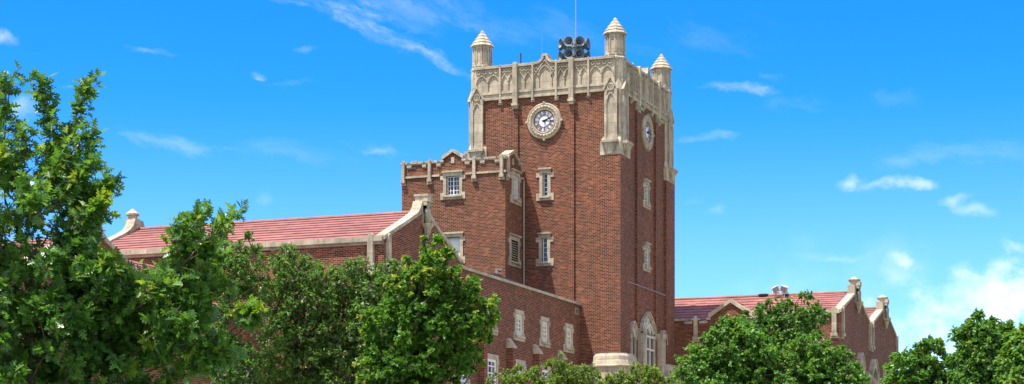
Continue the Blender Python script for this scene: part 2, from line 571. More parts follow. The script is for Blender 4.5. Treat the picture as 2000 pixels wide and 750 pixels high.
# ---- stone parapets with blind tracery
def parapet(fc, s0, s1, shafts, colon, peak, depth=0.42):
    """shafts = tall strips, colon = slim colonnettes, peak = centre gablet (s)"""
    m = MB()
    hp = ZP1 - ZP0
    pk = 0.62
    top = [(s0, ZP1)]
    top += [(peak - pk, ZP1), (peak - pk * 0.55, ZP1 + 0.05), (peak - pk * 0.25, ZP1 + 0.17), (peak - 0.11, ZP1 + 0.29), (peak - 0.11, ZP1 + 0.40),
            (peak + 0.11, ZP1 + 0.40), (peak + 0.11, ZP1 + 0.29), (peak + pk * 0.25, ZP1 + 0.17), (peak + pk * 0.55, ZP1 + 0.05), (peak + pk, ZP1)]
    top += [(s1, ZP1)]
    # body: set back, so panels read as recessed
    m.fprism(fc, [(s1, ZP0), (s0, ZP0)] + top, -depth, 0.02)
    # base mouldings
    m.fbox(fc, s0, s1, ZP0 - 0.02, ZP0 + 0.09, -0.05, 0.12)
    m.fbox(fc, s0, s1, ZP0 + 0.27, ZP0 + 0.40, -0.05, 0.10)
    m.fbox(fc, s0, s1, ZP0 + 0.09, ZP0 + 0.27, -0.05, 0.055)
    m.fstrip(fc, [(s, z + 0.01) for s, z in top], 0.13, -depth - 0.04, 0.13)
    # vertical divisions
    marks = sorted([s0] + shafts + colon + [s1])
    for a, b in zip(marks[:-1], marks[1:]):
        w = b - a
        a2, b2 = a + 0.05, b - 0.05
        zlo, zhi = ZP0 + 0.40, ZP1 - 0.10
        if a < peak < b:
            k = w * 0.27
            p = arch(peak - k, peak + k, zlo + 0.66, 0.48, 5)
            m.fstrip(fc, [(peak - k, zlo)] + p + [(peak + k, zlo)], 0.055, 0.0, 0.085)
            m.fstrip(fc, [(peak - k * 1.25, zhi - 0.30), (peak, zhi + 0.26), (peak + k * 1.25, zhi - 0.30)], 0.06, 0.0, 0.10)
            for q0, q1 in ((a2, peak - k), (peak + k, b2)):
                p = arch(q0, q1, zlo + 0.50, 0.36, 4)
                m.fstrip(fc, p, 0.042, 0.0, 0.085)
                m.fring(fc, circle((q0 + q1) / 2, zhi - 0.20, 0.12, 10), circle((q0 + q1) / 2, zhi - 0.20, 0.07, 10), 0.0, 0.08)
            continue
        nb = 2
        for i in range(nb):
            q0, q1 = a2 + (b2 - a2) * i / nb, a2 + (b2 - a2) * (i + 1) / nb
            p = arch(q0 + 0.01, q1 - 0.01, zlo + 0.46, 0.40, 4)
            m.fstrip(fc, p, 0.042, 0.0, 0.085)
            mid = (q0 + q1) / 2
            m.fbox(fc, mid - 0.02, mid + 0.02, zlo + 0.85, zhi - 0.22, 0.0, 0.07)
            for dx in (-0.24, 0.24):
                cx = mid + dx * (q1 - q0)
                rr = min(0.10, (q1 - q0) * 0.23)
                m.fring(fc, circle(cx, zhi - 0.12, rr, 10), circle(cx, zhi - 0.12, rr * 0.55, 10), 0.0, 0.08)
            if i:
                m.fbox(fc, q0 - 0.025, q0 + 0.025, zlo, zlo + 0.55, 0.0, 0.085)
                m.fbox(fc, q0 - 0.045, q0 + 0.045, zlo + 0.50, zlo + 0.57, 0.0, 0.10)
    for s in colon:
        m.fbox(fc, s - 0.045, s + 0.045, ZP0 - 0.10, ZP1 + 0.03, 0.0, 0.15)
        m.fprism(fc, [(s - 0.045, ZP1 + 0.03), (s + 0.045, ZP1 + 0.03), (s, ZP1 + 0.13)], 0.0, 0.15)
        m.fbox(fc, s - 0.10, s + 0.10, ZP0 - 0.27, ZP0 - 0.05, -0.02, 0.06)
        m.fbox(fc, s - 0.06, s + 0.06, ZP0 - 0.20, ZP0 - 0.10, 0.0, 0.14)
    for s in shafts:
        m.fbox(fc, s - 0.12, s + 0.12, ZP0 - 0.34, ZP1 + 0.10, -0.05, 0.24)
        m.fprism(fc, [(s - 0.12, ZP1 + 0.10), (s + 0.12, ZP1 + 0.10), (s + 0.07, ZP1 + 0.15), (s - 0.07, ZP1 + 0.15)], -0.05, 0.24)
        m.fbox(fc, s - 0.16, s + 0.16, ZP0 - 0.42, ZP0 - 0.30, -0.03, 0.30)
        m.fbox(fc, s - 0.12, s + 0.12, ZP0 - 0.56, ZP0 - 0.42, -0.03, 0.22)
    return m

pf_marks = dict(shafts=[fx(p) for p in FS], colon=[fx(p) for p in (978, 1041.5, 1087.5, 1150.5)], peak=fx(1065))
parapet(fF, AL + 0.4, AW - 0.2, **pf_marks).build('parapet', M['stone'], tower)
la, lb = BW + 0.4, B1 - 0.4
ratio = lambda p: la + (lb - la) * (fx(p) - (AL + 0.4)) / (AW - 0.2 - AL - 0.4)
parapet(fR, la, lb, [ratio(p) for p in FS], [ratio(p) for p in (978, 1041.5, 1087.5, 1150.5)], ratio(1064)).build('parapet', M['stone'], tower)
fB = lambda s, z, d: (s, B1 - 0.16 + d, z)
fLf = lambda s, z, d: (AL + 0.16 - d, s, z)
parapet(fB, AL + 0.4, AW - 0.2, **pf_marks).build('parapet', M['stone'], tower)
parapet(fLf, la, lb, [ratio(p) for p in FS], [ratio(p) for p in (978, 1041.5, 1087.5, 1150.5)], ratio(1064)).build('parapet', M['stone'], tower)

# ---- corner turrets
def turret(cx, cy, sa, sb):
    """sa / sb = outward directions of this corner along x and y"""
    m = MB()
    hx, hy = HX, HY2
    z1 = ZB + 0.62
    e = 0.012
    m.box(cx - hx - e, cx + hx + e, cy - hy - e, cy + hy + e, ZB, z1)
    lx, ly, ch = hx - 0.06, hy - 0.14, 0.17
    def chrect(x, y, c, z):
        return [(cx - x + c, cy - y, z), (cx + x - c, cy - y, z), (cx + x, cy - y + c, z), (cx + x, cy + y - c, z),
                (cx + x - c, cy + y, z), (cx - x + c, cy + y, z), (cx - x, cy + y - c, z), (cx - x, cy - y + c, z)]
    m.loops([chrect(hx, hy, 0.02, z1), chrect(lx, ly, ch, z1 + 0.42), chrect(lx, ly, ch, ZP0 + 0.12),
             chrect(0.50, 0.50, 0.21, ZP0 + 0.62), chrect(0.50, 0.50, 0.21, ZP1 - 0.06)])
    # broach stops on the corners of the base
    for dx in (-1, 1):
        for dy in (-1, 1):
            x, y = cx + dx * (hx - 0.13), cy + dy * (hy - 0.13)
            m.loops([[(x - 0.13, y - 0.13, z1), (x + 0.13, y - 0.13, z1), (x + 0.13, y + 0.13, z1), (x - 0.13, y + 0.13, z1)],
                     [(x - 0.02 - dx * 0.07, y - 0.02 - dy * 0.07, z1 + 0.38), (x + 0.02 - dx * 0.07, y - 0.02 - dy * 0.07, z1 + 0.38),
                      (x + 0.02 - dx * 0.07, y + 0.02 - dy * 0.07, z1 + 0.38), (x - 0.02 - dx * 0.07, y + 0.02 - dy * 0.07, z1 + 0.38)]])
    # gabled niche panels on the two outer faces
    for fc, c0, hw in ((lambda s, z, d: (s, cy + sb * (ly + d), z), cx, 0.33), (lambda s, z, d: (cx + sa * (lx + d), s, z), cy, 0.42)):
        zb, zt, za = z1 + 0.10, ZP0 + 0.12, ZP0 + 0.62
        poly = [(c0 - hw, zb), (c0 + hw, zb), (c0 + hw, zt), (c0, za), (c0 - hw, zt)]
        k = hw * 0.62
        hole = [(c0 - k, zb + 0.22), (c0 + k, zb + 0.22)] + arch(c0 - k, c0 + k, zt - 0.55, 0.34, 4)[::-1]
        m.fprism(fc, poly, -0.05, 0.06)
        m.fstrip(fc, [(c0 - hw - 0.05, zt - 0.08), (c0, za + 0.06), (c0 + hw + 0.05, zt - 0.08)], 0.10, -0.03, 0.15)
        m.fbox(fc, c0 - hw, c0 - k, zb, zt - 0.05, 0.055, 0.11)
        m.fbox(fc, c0 + k, c0 + hw, zb, zt - 0.05, 0.055, 0.11)
        m.fprism(fc, [(c0 - k, zb), (c0 + k, zb), (c0 + k * 0.7, zb + 0.24), (c0 - k * 0.7, zb + 0.24)], 0.05, 0.11)
        m.fstrip(fc, arch(c0 - k * 0.95, c0 + k * 0.95, zt - 0.58, 0.34, 5), 0.07, 0.055, 0.115)
        m.fring(fc, circle(c0, zt + 0.05, 0.19, 14), circle(c0, zt + 0.05, 0.12, 14), 0.055, 0.115)
        m.fring(fc, circle(c0, zt + 0.05, 0.075, 8), circle(c0, zt + 0.05, 0.03, 8), 0.055, 0.10)
        # ledge and tapering corbel
        w = hw + 0.10
        fo = lambda s, z, d: fc(s, z, d + (0.14 if c0 == cy or True else 0))
        m.fbox(fc, c0 - w, c0 + w, z1 - 0.02, z1 + 0.10, -0.02, 0.34)
        m.fbox(fc, c0 - w + 0.04, c0 + w - 0.04, z1 - 0.09, z1 - 0.02, -0.02, 0.29)
        m.hexa([fc(c0 - 0.12, ZB + 0.06, 0.10), fc(c0 + 0.12, ZB + 0.06, 0.10), fc(c0 + 0.12, ZB + 0.06, 0.19), fc(c0 - 0.12, ZB + 0.06, 0.19),
                fc(c0 - w + 0.10, z1 - 0.09, 0.10), fc(c0 + w - 0.10, z1 - 0.09, 0.10), fc(c0 + w - 0.10, z1 - 0.09, 0.27), fc(c0 - w + 0.10, z1 - 0.09, 0.27)])
    t = m.build('turret', M['stone'], tower)
    # octagonal head of the turret: string moulding, shaft, stepped cap
    h = MB()
    h.lathe(cx, cy, [(ZP1 - 0.08, 0.50), (ZP1 - 0.03, 0.56), (ZP1 + 0.05, 0.57), (ZP1 + 0.10, 0.515)])
    h.lathe(cx, cy, [(ZP1 + 0.09, 0.515), (ZP1 + 0.32, 0.46), (ZP1 + 1.25, 0.46)])
    for i in range(8):
        an = 2 * math.pi * i / 8 - math.pi / 2
        ux, uy = math.cos(an), math.sin(an)
        fc = lambda s, z, d: (cx + ux * (0.46 + d) - uy * s, cy + uy * (0.46 + d) + ux * s, z)
        h.fbox(fc, -0.175, -0.095, ZP1 + 0.34, ZP1 + 1.22, -0.03, 0.03)
        h.fbox(fc, 0.095, 0.175, ZP1 + 0.34, ZP1 + 1.22, -0.03, 0.03)
        h.fprism(fc, [(-0.175, ZP1 + 1.0)] + arch(-0.095, 0.095, ZP1 + 0.95, 0.17, 3) + [(0.175, ZP1 + 1.0), (0.175, ZP1 + 1.24), (-0.175, ZP1 + 1.24)], -0.02, 0.028)
        h.fprism(fc, [(-0.17, ZP1 + 0.20), (0.17, ZP1 + 0.20), (0.0, ZP1 + 0.42)], -0.03, 0.055)
    h.build('turret_head', M['stone'], t)
    c = MB()
    z = ZP1 + 1.22
    c.lathe(cx, cy, [(z, 0.50), (z + 0.05, 0.575), (z + 0.08, 0.58), (z + 0.25, 0.44)])
    c.lathe(cx, cy, [(z + 0.21, 0.46), (z + 0.25, 0.49), (z + 0.43, 0.33)])
    c.lathe(cx, cy, [(z + 0.39, 0.34), (z + 0.43, 0.375), (z + 0.61, 0.21)])
    c.lathe(cx, cy, [(z + 0.57, 0.22), (z + 0.61, 0.25), (z + 0.78, 0.10)])
    c.lathe(cx, cy, [(z + 0.75, 0.10), (z + 0.79, 0.125), (z + 0.93, 0.015)])
    c.build('cap', M['stone'], t)

for (cx, cy), (sa, sb) in zip(cents, ((1, -1), (-1, -1), (1, 1), (-1, 1))):
    turret(cx, cy, sa, sb)

# ---- clocks (16 minutes past two)
ROMAN = ['XII', 'I', 'II', 'III', 'IV', 'V', 'VI', 'VII', 'VIII', 'IX', 'X', 'XI']
def clock(fc, s, z, flip):
    r = 0.92
    m = MB()
    n = 40
    prof = [(0.555, 0.02), (0.565, 0.11), (0.60, 0.13), (0.63, 0.10), (0.66, 0.11), (0.73, 0.155), (0.80, 0.13), (0.825, 0.10), (0.85, 0.13), (0.895, 0.12), (0.92, 0.08), (0.92, -0.02)]
    m.loops([[fc(s + q * math.cos(2 * math.pi * i / n), z + q * math.sin(2 * math.pi * i / n), d) for i in range(n)] for q, d in prof], cap0=False, cap1=False)
    for i in range(26):                         # carved leaf ornament round the hollow
        a = 2 * math.pi * i / 26
        for q, aa, hh in ((0.70, 0.0, 0.135), (0.765, 0.12, 0.13)):
            x, y = s + q * math.cos(a + aa), z + q * math.sin(a + aa)
            m.loops([[fc(x + 0.048 * math.cos(k * 1.047), y + 0.048 * math.sin(k * 1.047), 0.09) for k in range(6)],
                     [fc(x + 0.022 * math.cos(k * 1.047), y + 0.022 * math.sin(k * 1.047), hh + 0.03) for k in range(6)]])
    for k in range(4):
        x, y = s + 0.935 * math.cos(k * math.pi / 2), z + 0.935 * math.sin(k * math.pi / 2)
        m.fprism(fc, circle(x, y, 0.065, 8), -0.02, 0.14)
    ck = m.build('clock', M['stone'], tower)
    d = MB()
    d.fprism(fc, circle(s, z, 0.56, 40), 0.0, 0.025)
    d.build('dial', M['dial'], ck)
    g = MB()
    g.fring(fc, circle(s, z, 0.558, 40), circle(s, z, 0.515, 40), 0.02, 0.055)
    g.fring(fc, circle(s, z, 0.315, 40), circle(s, z, 0.288, 40), 0.02, 0.04)
    g.build('dial_ring', M['bronze'], ck)
    for hnum, txt in enumerate(ROMAN):
        q = MB()
        a = math.radians(90 - 30 * hnum)
        er, et = (math.cos(a), math.sin(a)), (math.sin(a), -math.cos(a))   # outward, clockwise
        def fl(t, rr, dd, er=er, et=et):
            t = t * flip
            return fc(s + flip * (er[0] * rr + et[0] * t * flip), z + er[1] * rr + et[1] * t * flip, dd)
        wid = {'I': 0.040, 'V': 0.072, 'X': 0.078}
        tot = sum(wid[c] for c in txt)
        x = -tot / 2
        r0, r1 = 0.312, 0.503
        lw = 0.019
        lt = 0.008
        for c in txt:
            w = wid[c]
            xm = x + w / 2
            def bar(xa, xb, hw):
                q.hexa([fl(xa - hw, r0, 0.026), fl(xa + hw, r0, 0.026), fl(xa + hw, r0, 0.045), fl(xa - hw, r0, 0.045),
                        fl(xb - hw, r1, 0.026), fl(xb + hw, r1, 0.026), fl(xb + hw, r1, 0.045), fl(xb - hw, r1, 0.045)])
            if c == 'I':
                bar(xm, xm, lw / 2)
            elif c == 'V':
                bar(xm, xm - w * 0.36, lw / 2)
                bar(xm + 0.004, xm + w * 0.36, lt / 2)
            else:
                bar(xm + w * 0.34, xm - w * 0.34, lw / 2)
                bar(xm - w * 0.34, xm + w * 0.34, lt / 2)
            x += w
        q.build('numeral', M['bronze'], ck)
    for ang, ln, wd, back, dd in ((66, 0.36, 0.075, 0.09, 0.10), (96, 0.50, 0.045, 0.12, 0.125)):
        h = MB()
        a = math.radians(90 - ang)
        ex, ez = math.cos(a), math.sin(a)
        pt = lambda t, u: (s + flip * (ex * t - ez * u), z + ez * t + ex * u)
        h.fprism(fc, [pt(-back, -wd * 0.35), pt(-back, wd * 0.35), pt(0, wd * 0.6), pt(ln * 0.7, wd * 0.5), pt(ln * 0.76, wd * 0.95), pt(ln, 0), pt(ln * 0.76, -wd * 0.95), pt(ln * 0.7, -wd * 0.5), pt(0, -wd * 0.6)], dd, dd + 0.018)
        h.fprism(fc, circle(s, z, 0.055, 10), 0.025, dd + 0.03)
        h.build('hand', M['hand'], ck)

clock(fF, fx(1063.7), fz(1063.7, 237), 1)
clock(fR, rx(1263.0), rz(1263.0, 258.8), 1)

for q in front_windows:
    keyed_window(tower, fF, *q, 1, 5, jamb=0.17, ears=0.17)
for q in right_windows:
    keyed_window(tower, fR, *q, 1, 5, jamb=0.17, ears=0.20, rc=0.09)

# ---- tall pointed windows and stone piers at the foot of the right-hand face
def zat(py, px): return rz(px, py)
arched_window(tower, fR, rx(1250), rx(1275.5), zat(735, 1262), zat(648, 1262), zat(612, 1262) - zat(648, 1262), 3, fw=0.17, rev=0.13,
              transom=[zat(657, 1262), zat(682, 1262)])
arched_window(tower, fR, rx(1229.5), rx(1238.5), zat(703, 1234), zat(650, 1234), zat(631, 1234) - zat(650, 1234), 1, fw=0.13, rev=0.12)
arched_window(tower, fR, rx(1287.5), rx(1297), zat(735, 1292), zat(667, 1292), zat(649, 1292) - zat(667, 1292), 1, fw=0.13, rev=0.12)
m = MB()
for p0, p1, py in ((1241, 1247.5, 642), (1279.2, 1285, 653)):
    z1 = zat(py, (p0 + p1) / 2)
    m.fbox(fR, rx(p0), rx(p1), 0, z1 - 0.25, 0.135, 0.42)
    m.fbox(fR, rx(p0) - 0.02, rx(p1) + 0.02, z1 - 0.25, z1, 0.135, 0.46)
    m.fbox(fR, rx(p0) - 0.02, rx(p1) + 0.02, 0, z1 - 2.2, 0.425, 0.62)
m.build('stone_pier', M['stone'], tower)

m = MB()
def plinth(x0, x1, y0, y1, c, z0, z1, o):
    def ring(e, z):
        return [(x0 - e + c, y0 - e, z), (x1 + e - c, y0 - e, z), (x1 + e, y0 - e + c, z), (x1 + e, y1 + e - c, z), (x1 + e - c, y1 + e, z),
                (x0 - e + c, y1 + e, z), (x0 - e, y1 + e - c, z), (x0 - e, y0 - e + c, z)]
    m.loops([ring(o - 0.04, 0), ring(o - 0.04, z0 - 0.10), ring(o + 0.05, z0 - 0.06), ring(o + 0.05, z0), ring(o, z0 + 0.03), ring(o - 0.06, z0 + 0.24), ring(o - 0.09, z0 + 0.26), ring(o - 0.12, z1 - 0.16), ring(o - 0.20, z1 - 0.04), ring(o - 0.20, z1)])
zt0 = F(1190, 713, B0 - 0.4)[1]
zt1 = F(1190, 689, B0 - 0.2)[1]
cx, cy = cents[0]
plinth(cx - HX, cx + HX, cy - HY2, cy + HY2, 0.36, zt0, zt1, 0.48)
zl = F(1150, 713, BW)[1]
m.fbox(fF, fx(1120), AW - 0.9, zl - 0.6, zl, -0.05, 0.25)
m.build('plinth', M['stone'], tower)
m = MB()
cx, cy = cents[2]
plinth(cx - HX, cx + HX, cy - HY2, cy + HY2, 0.36, zt0, zt1, 0.48)
m.build('plinth', M['stone'], tower)

m = MB()
p = [R(1230.5, 551, A1 + 0.02), R(1300, 577, A1 + 0.02)]
zc = (p[0][1] + p[1][1]) / 2
m.tube([(AW + 0.16, p[0][0], zc), (AW + 0.16, p[1][0], zc)], 0.025, 6)
m.build('conduit', M['steel'], tower)

# ------------------------------------------------------------------ things on the tower roof
hc = P(1121.5, 98, 98.6)
spk = thing('loudspeaker_cluster', 'ring of grey warning horns on a pole above the tower parapet', 'loudspeakers', (hc[0], hc[1], ZP1 - 1.0))
m = MB()
m.tube([(hc[0], hc[1], ZP1 - 1.0), (hc[0], hc[1], hc[2] + 0.6)], 0.055, 8)
for z in (hc[2] + 0.22, hc[2] - 0.24):
    m.lathe(hc[0], hc[1], [(z - 0.08, 0.13), (z + 0.08, 0.13)], 8)
m.build('pole', M['steel'], spk)
def horn(az, z, rmouth, tilt):
    m = MB()
    ux, uy = math.sin(az), -math.cos(az)
    d = Vector((ux * math.cos(tilt), uy * math.cos(tilt), math.sin(tilt)))
    u = d.cross(Vector((0, 0, 1))).normalized()
    w = u.cross(d)
    o = Vector((hc[0], hc[1], z)) + d * 0.28
    n = 20
    def ring(t, r):
        return [o + d * t + r * (u * math.cos(2 * math.pi * k / n) + w * math.sin(2 * math.pi * k / n)) for k in range(n)]
    prof = [(0, 0.07), (0.18, 0.10), (0.34, 0.16), (0.46, 0.225), (0.51, 0.262), (0.52, 0.262), (0.50, 0.235), (0.40, 0.16), (0.28, 0.09), (0.20, 0.05)]
    m.loops([ring(t, r * rmouth / 0.262) for t, r in prof])
    m.loops([ring(0.18, 0.045), ring(0.36, 0.055), ring(0.40, 0.04), ring(0.42, 0.01)])
    m.build('horn', M['horn'], spk, smooth=True)
cam_az = YAW - math.radians(1.9)      # direction from the pole to the street
for k in range(8):
    az = cam_az + math.radians(22.5 + 45 * k)
    horn(az, hc[2] + 0.26, 0.265, math.radians(2))
    horn(az, hc[2] - 0.27, 0.255, math.radians(-6))

q = P(1124.5, 90, 98.75)
m = MB()
m.tube([(q[0], q[1], ZP1 - 1.0), (q[0], q[1], q[2] + 1.2), (q[0], q[1], q[2] + 5.5)], [0.035, 0.03, 0.012], 6)
tag(m.build('antenna_mast', M['steel']), 'slim tall antenna mast rising behind the grey horn loudspeakers', 'antenna')
q = P(1017, 104, 97.5)
m = MB()
m.tube([(q[0], q[1], ZP1 - 1.0), (q[0], q[1], q[2])], 0.04, 8)
m.box(q[0] - 0.07, q[0] + 0.07, q[1] - 0.07, q[1] + 0.07, ZP1 - 1.0, ZP1 - 0.9)
tag(m.build('roof_post', M['dark']), 'short dark post sticking up behind the parapet left of the gablet', 'post')
q = P(1058.5, 62, 98.5)
m = MB()
m.tube([(q[0], q[1], ZP1 - 1.0), (q[0], q[1], q[2])], [0.012, 0.006], 5)
tag(m.build('lightning_rod', M['steel']), 'hair-thin lightning rod above the middle of the tower parapet', 'lightning rod')
for px, py in ((1251.5, 648), (1276, 655), (1298.5, 667)):
    y, z = R(px, py, AW + 0.3)
    cam = thing('security_camera', {1251.5: 'small dark security camera left of the big pointed tower window', 1276: 'small dark security camera right of the big pointed tower window',
                1298.5: 'small dark security camera beside the rightmost lancet window'}[px], 'security camera', (AW + 0.1, y, z), 'security cameras on the tower')
    m = MB()
    m.box(AW - 0.02, AW + 0.36, y - 0.025, y + 0.025, z + 0.03, z + 0.07)
    m.build('bracket', M['steel'], cam)
    m = MB()
    m.lathe(AW + 0.36, y, [(z - 0.06, 0.02), (z - 0.04, 0.045), (z, 0.05), (z + 0.03, 0.04)], 10)
    m.build('camera_dome', M['dark'], cam, smooth=True)
# ------------------------------------------------------------------ stair block left of the tower
AX = F(1022, 0, BW)[0]                        # its right-hand face
BX = R(987, 0, AX)[0]                         # its front face
AX0 = F(785, 0, BX)[0]
fX, fXR = front(BX), right(AX)
def xx(px): return F(px, 0, BX)[0]
def xz(px, py): return F(px, py, BX)[1]
def yx(px): return R(px, 0, AX)[0]
def yz(px, py): return R(px, py, AX)[1]
blk = thing('stair_block', 'square brick block with crenellated top attached left of the tower', 'building', ((AX + AX0) / 2, BX + 2, 0))
ZH = xz(955, 306.5)                            # top of the merlons
ZL = ZH - 0.17
ZBAND = xz(900, 340)
w1 = (xx(872), xx(897), xz(884, 381), xz(884, 344))
w2 = (xx(870), xx(899), xz(884, 508), xz(884, 463.5))
w3 = (yx(1001.5), yx(1011.5), yz(1006, 389), yz(1006, 344))
w4 = (yx(997.5), yx(1011), yz(1004, 511), yz(1004, 470))
DB = B1 + 1.0
segs = [(783.5, 796, 'h'), (796, 803.5, 'l'), (803.5, 826, 'h'), (826, 832, 'l'), (832, 854, 'h'), (854, 860.5, 'l'), (860.5, 866, 'h'),
        (903, 909.5, 'h'), (909.5, 917, 'l'), (917, 939, 'h'), (939, 946.5, 'l'), (946.5, 968, 'h'), (968, 976.5, 'l'), (976.5, 987, 'h')]
ZW = ZL - 0.12
m = MB()
m.fwall(fX, AX0, AX, 0, ZW, [w1, w2], 0.24)
m.fwall(fXR, BX, BW, 0, ZW, [w3, w4], 0.24)
m.fwall(right(AX0), BX, DB, 0, ZW)
m.fwall(front(DB), AX0, AX - 2.5, 0, ZW)
T = 0.34
stone = MB()
def crenel(fc, s0, s1, z):
    m.fbox(fc, s0, s1, ZW, z - 0.10, -T, -0.001)
    stone.fbox(fc, s0 - 0.02, s1 + 0.02, z - 0.10, z, -T - 0.06, 0.07)
    stone.fbox(fc, s0 - 0.02, s1 + 0.02, z - 0.16, z - 0.10, -T - 0.0, 0.03)
for p0, p1, k in segs:
    crenel(fX, xx(p0), xx(p1), ZH if k == 'h' else ZL)
stone.fbox(fX, xx(803.5), xx(815), ZH + 0.002, ZH + 0.06, -T, 0.05)
# small gable with coping
def gablet(fc, s0, s1, zb, zt):
    mid = (s0 + s1) / 2
    m.fprism(fc, [(s0, ZW), (s1, ZW), (s1, zb), (mid, zt), (s0, zb)], -T, -0.001)
    n = 0.16
    stone.fprism(fc, [(s0 - 0.06, zb - 0.10), (s0 - 0.06, zb + 0.06), (mid, zt + n), (s1 + 0.06, zb + 0.06), (s1 + 0.06, zb - 0.10), (s1 - 0.04, zb - 0.06), (mid, zt), (s0 + 0.04, zb - 0.06)], -T - 0.06, 0.08)
    stone.fbox(fc, mid - 0.09, mid + 0.09, zb - 0.32, zb - 0.02, -0.03, 0.03)
gablet(fX, xx(866), xx(903), xz(884, 306.5), xz(884, 297.5))
gy0, gy1 = yx(990.5), yx(1012.5)
crenel(fXR, BX, gy0, ZH)
gablet(fXR, gy0, gy1, yz(1003, 310), yz(1003, 300))
crenel(fXR, gy1, gy1 + 0.35, ZH)
crenel(fXR, gy1 + 0.35, yx(1018), ZL)
crenel(fXR, yx(1018), BW - 0.01, ZL - 0.12)
crenel(right(AX0 + T), BX + T, DB, ZL)
m.build('wall', M['brick'], blk)
# string course broken by the window head, slim shafts
for a, b in ((AX0, w1[0] - 0.36), (w1[1] + 0.36, AX + 0.06)):
    stone.fbox(fX, a, b, ZBAND - 0.05, ZBAND + 0.05, -0.02, 0.06)
stone.fbox(fXR, BX - 0.05, w3[0] - 0.30, ZBAND - 0.049, ZBAND + 0.051, -0.02, 0.06)
stone.fbox(fXR, w3[1] + 0.30, BW, ZBAND - 0.049, ZBAND + 0.051, -0.02, 0.06)
for p in (788.5, 840, 927, 980.5):
    stone_shaft(stone, fX, xx(p), ZBAND - 0.42, ZH + 0.02, 0.15, 0.13)
stone_shaft(stone, fXR, yx(990.5), ZBAND - 0.42, ZH + 0.02, 0.15, 0.13)
stone.build('parapet_coping', M['stone'], blk)
keyed_window(blk, fX, *w1, 4, 4, jamb=0.17, ears=0.16, bar=0.04)
keyed_window(blk, fX, *w2, 0, 0, jamb=0.15, ears=0.12, pane='white', label='blank white panelled opening')
keyed_window(blk, fXR, *w3, 4, 4, jamb=0.2, ears=0.2, bar=0.045, rc=0.09)
keyed_window(blk, fXR, *w4, 0, 0, jamb=0.2, ears=0.16, louvre=True, label='louvred opening in stone surround')
m = MB()
m.box(AX0 + T, AX - T, BX + T, DB, ZW - 0.5, ZW - 0.4)
m.build('roof', M['dark'], blk)
m = MB()
m.fbox(fX, xx(805), xx(812.5), xz(808, 331), xz(808, 326.5), -0.01, 0.03)
m.build('scupper', M['dark'], blk)
m = MB()
y, z0 = BW - 0.12, yz(1020, 540)
m.tube([(AX + 0.08, y, 12.0), (AX + 0.08, y, ZBAND - 0.1)], 0.035, 6)
m.build('drainpipe', M['louvre'], blk)

# ------------------------------------------------------------------ gabled ranges
def statue_niche(parent, x, y, z, k=1.0, cap=True, figure=True):
    """post with a little stepped cap at a gable apex and a carved figure on a bracket below it (facing +x)"""
    m = MB()
    m.box(x - 0.34, x + 0.02, y - 0.24, y + 0.24, z - 1.15, z)
    if cap:
        m.lathe(x - 0.14, y, [(z, 0.27), (z + 0.06, 0.33), (z + 0.12, 0.33), (z + 0.16, 0.20), (z + 0.24, 0.13), (z + 0.27, 0.03)], 10)
    else:
        m.box(x - 0.38, x + 0.24, y - 0.28, y + 0.28, z - 0.02, z + 0.06)
    m.box(x + 0.02, x + 0.22, y - 0.25, y + 0.25, z - 0.24, z - 0.02)        # canopy over the figure
    for s in (-1, 1):
        m.box(x + 0.02, x + 0.18, y + s * 0.20 - 0.04, y + s * 0.20 + 0.04, z - 0.40, z - 0.24)
    p = m.build('finial', M['stone'], parent)
    f = MB()
    n = 10
    zb = z - 1.12
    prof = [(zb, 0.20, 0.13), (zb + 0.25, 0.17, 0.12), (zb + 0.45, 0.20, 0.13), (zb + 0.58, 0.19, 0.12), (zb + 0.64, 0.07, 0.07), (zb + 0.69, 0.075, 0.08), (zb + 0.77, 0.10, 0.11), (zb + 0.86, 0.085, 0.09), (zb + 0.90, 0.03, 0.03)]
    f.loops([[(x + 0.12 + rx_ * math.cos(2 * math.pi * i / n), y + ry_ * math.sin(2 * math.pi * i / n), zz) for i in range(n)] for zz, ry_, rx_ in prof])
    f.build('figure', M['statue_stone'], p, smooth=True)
    b = MB()
    b.lathe(x + 0.10, y, [(zb - 0.62, 0.05), (zb - 0.42, 0.09), (zb - 0.40, 0.12), (zb - 0.20, 0.15), (zb - 0.12, 0.24), (zb, 0.26)], 8)
    b.build('bracket', M['stone'], p)

def coping_profile(y0, y1, z0, za, flare=True):
    """one slope of a gable coping in (y, z): kneeler at y0, flaring up at the apex side y1"""
    d = y1 - y0
    if not flare:
        return [(y0, z0 + 0.10), (y0 + d * 0.84, z0 + 0.10 + (za - z0) * 0.84), (y0 + d * 0.84, za + 0.32), (y1, za + 0.32), (y1, za - 0.04), (y0 + d * 0.62, z0 - 0.05 + (za - z0) * 0.62), (y0, z0 - 0.07)]
    top = [(y0, z0 + 0.10), (y0 + d * 0.70, z0 + 0.10 + (za - z0) * 0.70), (y0 + d * 0.82, z0 + 0.10 + (za - z0) * 0.84), (y0 + d * 0.88, z0 + 0.12 + (za - z0) * 0.96),
           (y0 + d * 0.92, za + 0.34), (y1, za + 0.34)]
    bot = [(y1, za - 0.04), (y0 + d * 0.62, z0 - 0.05 + (za - z0) * 0.62), (y0, z0 - 0.07)]
    return top + bot

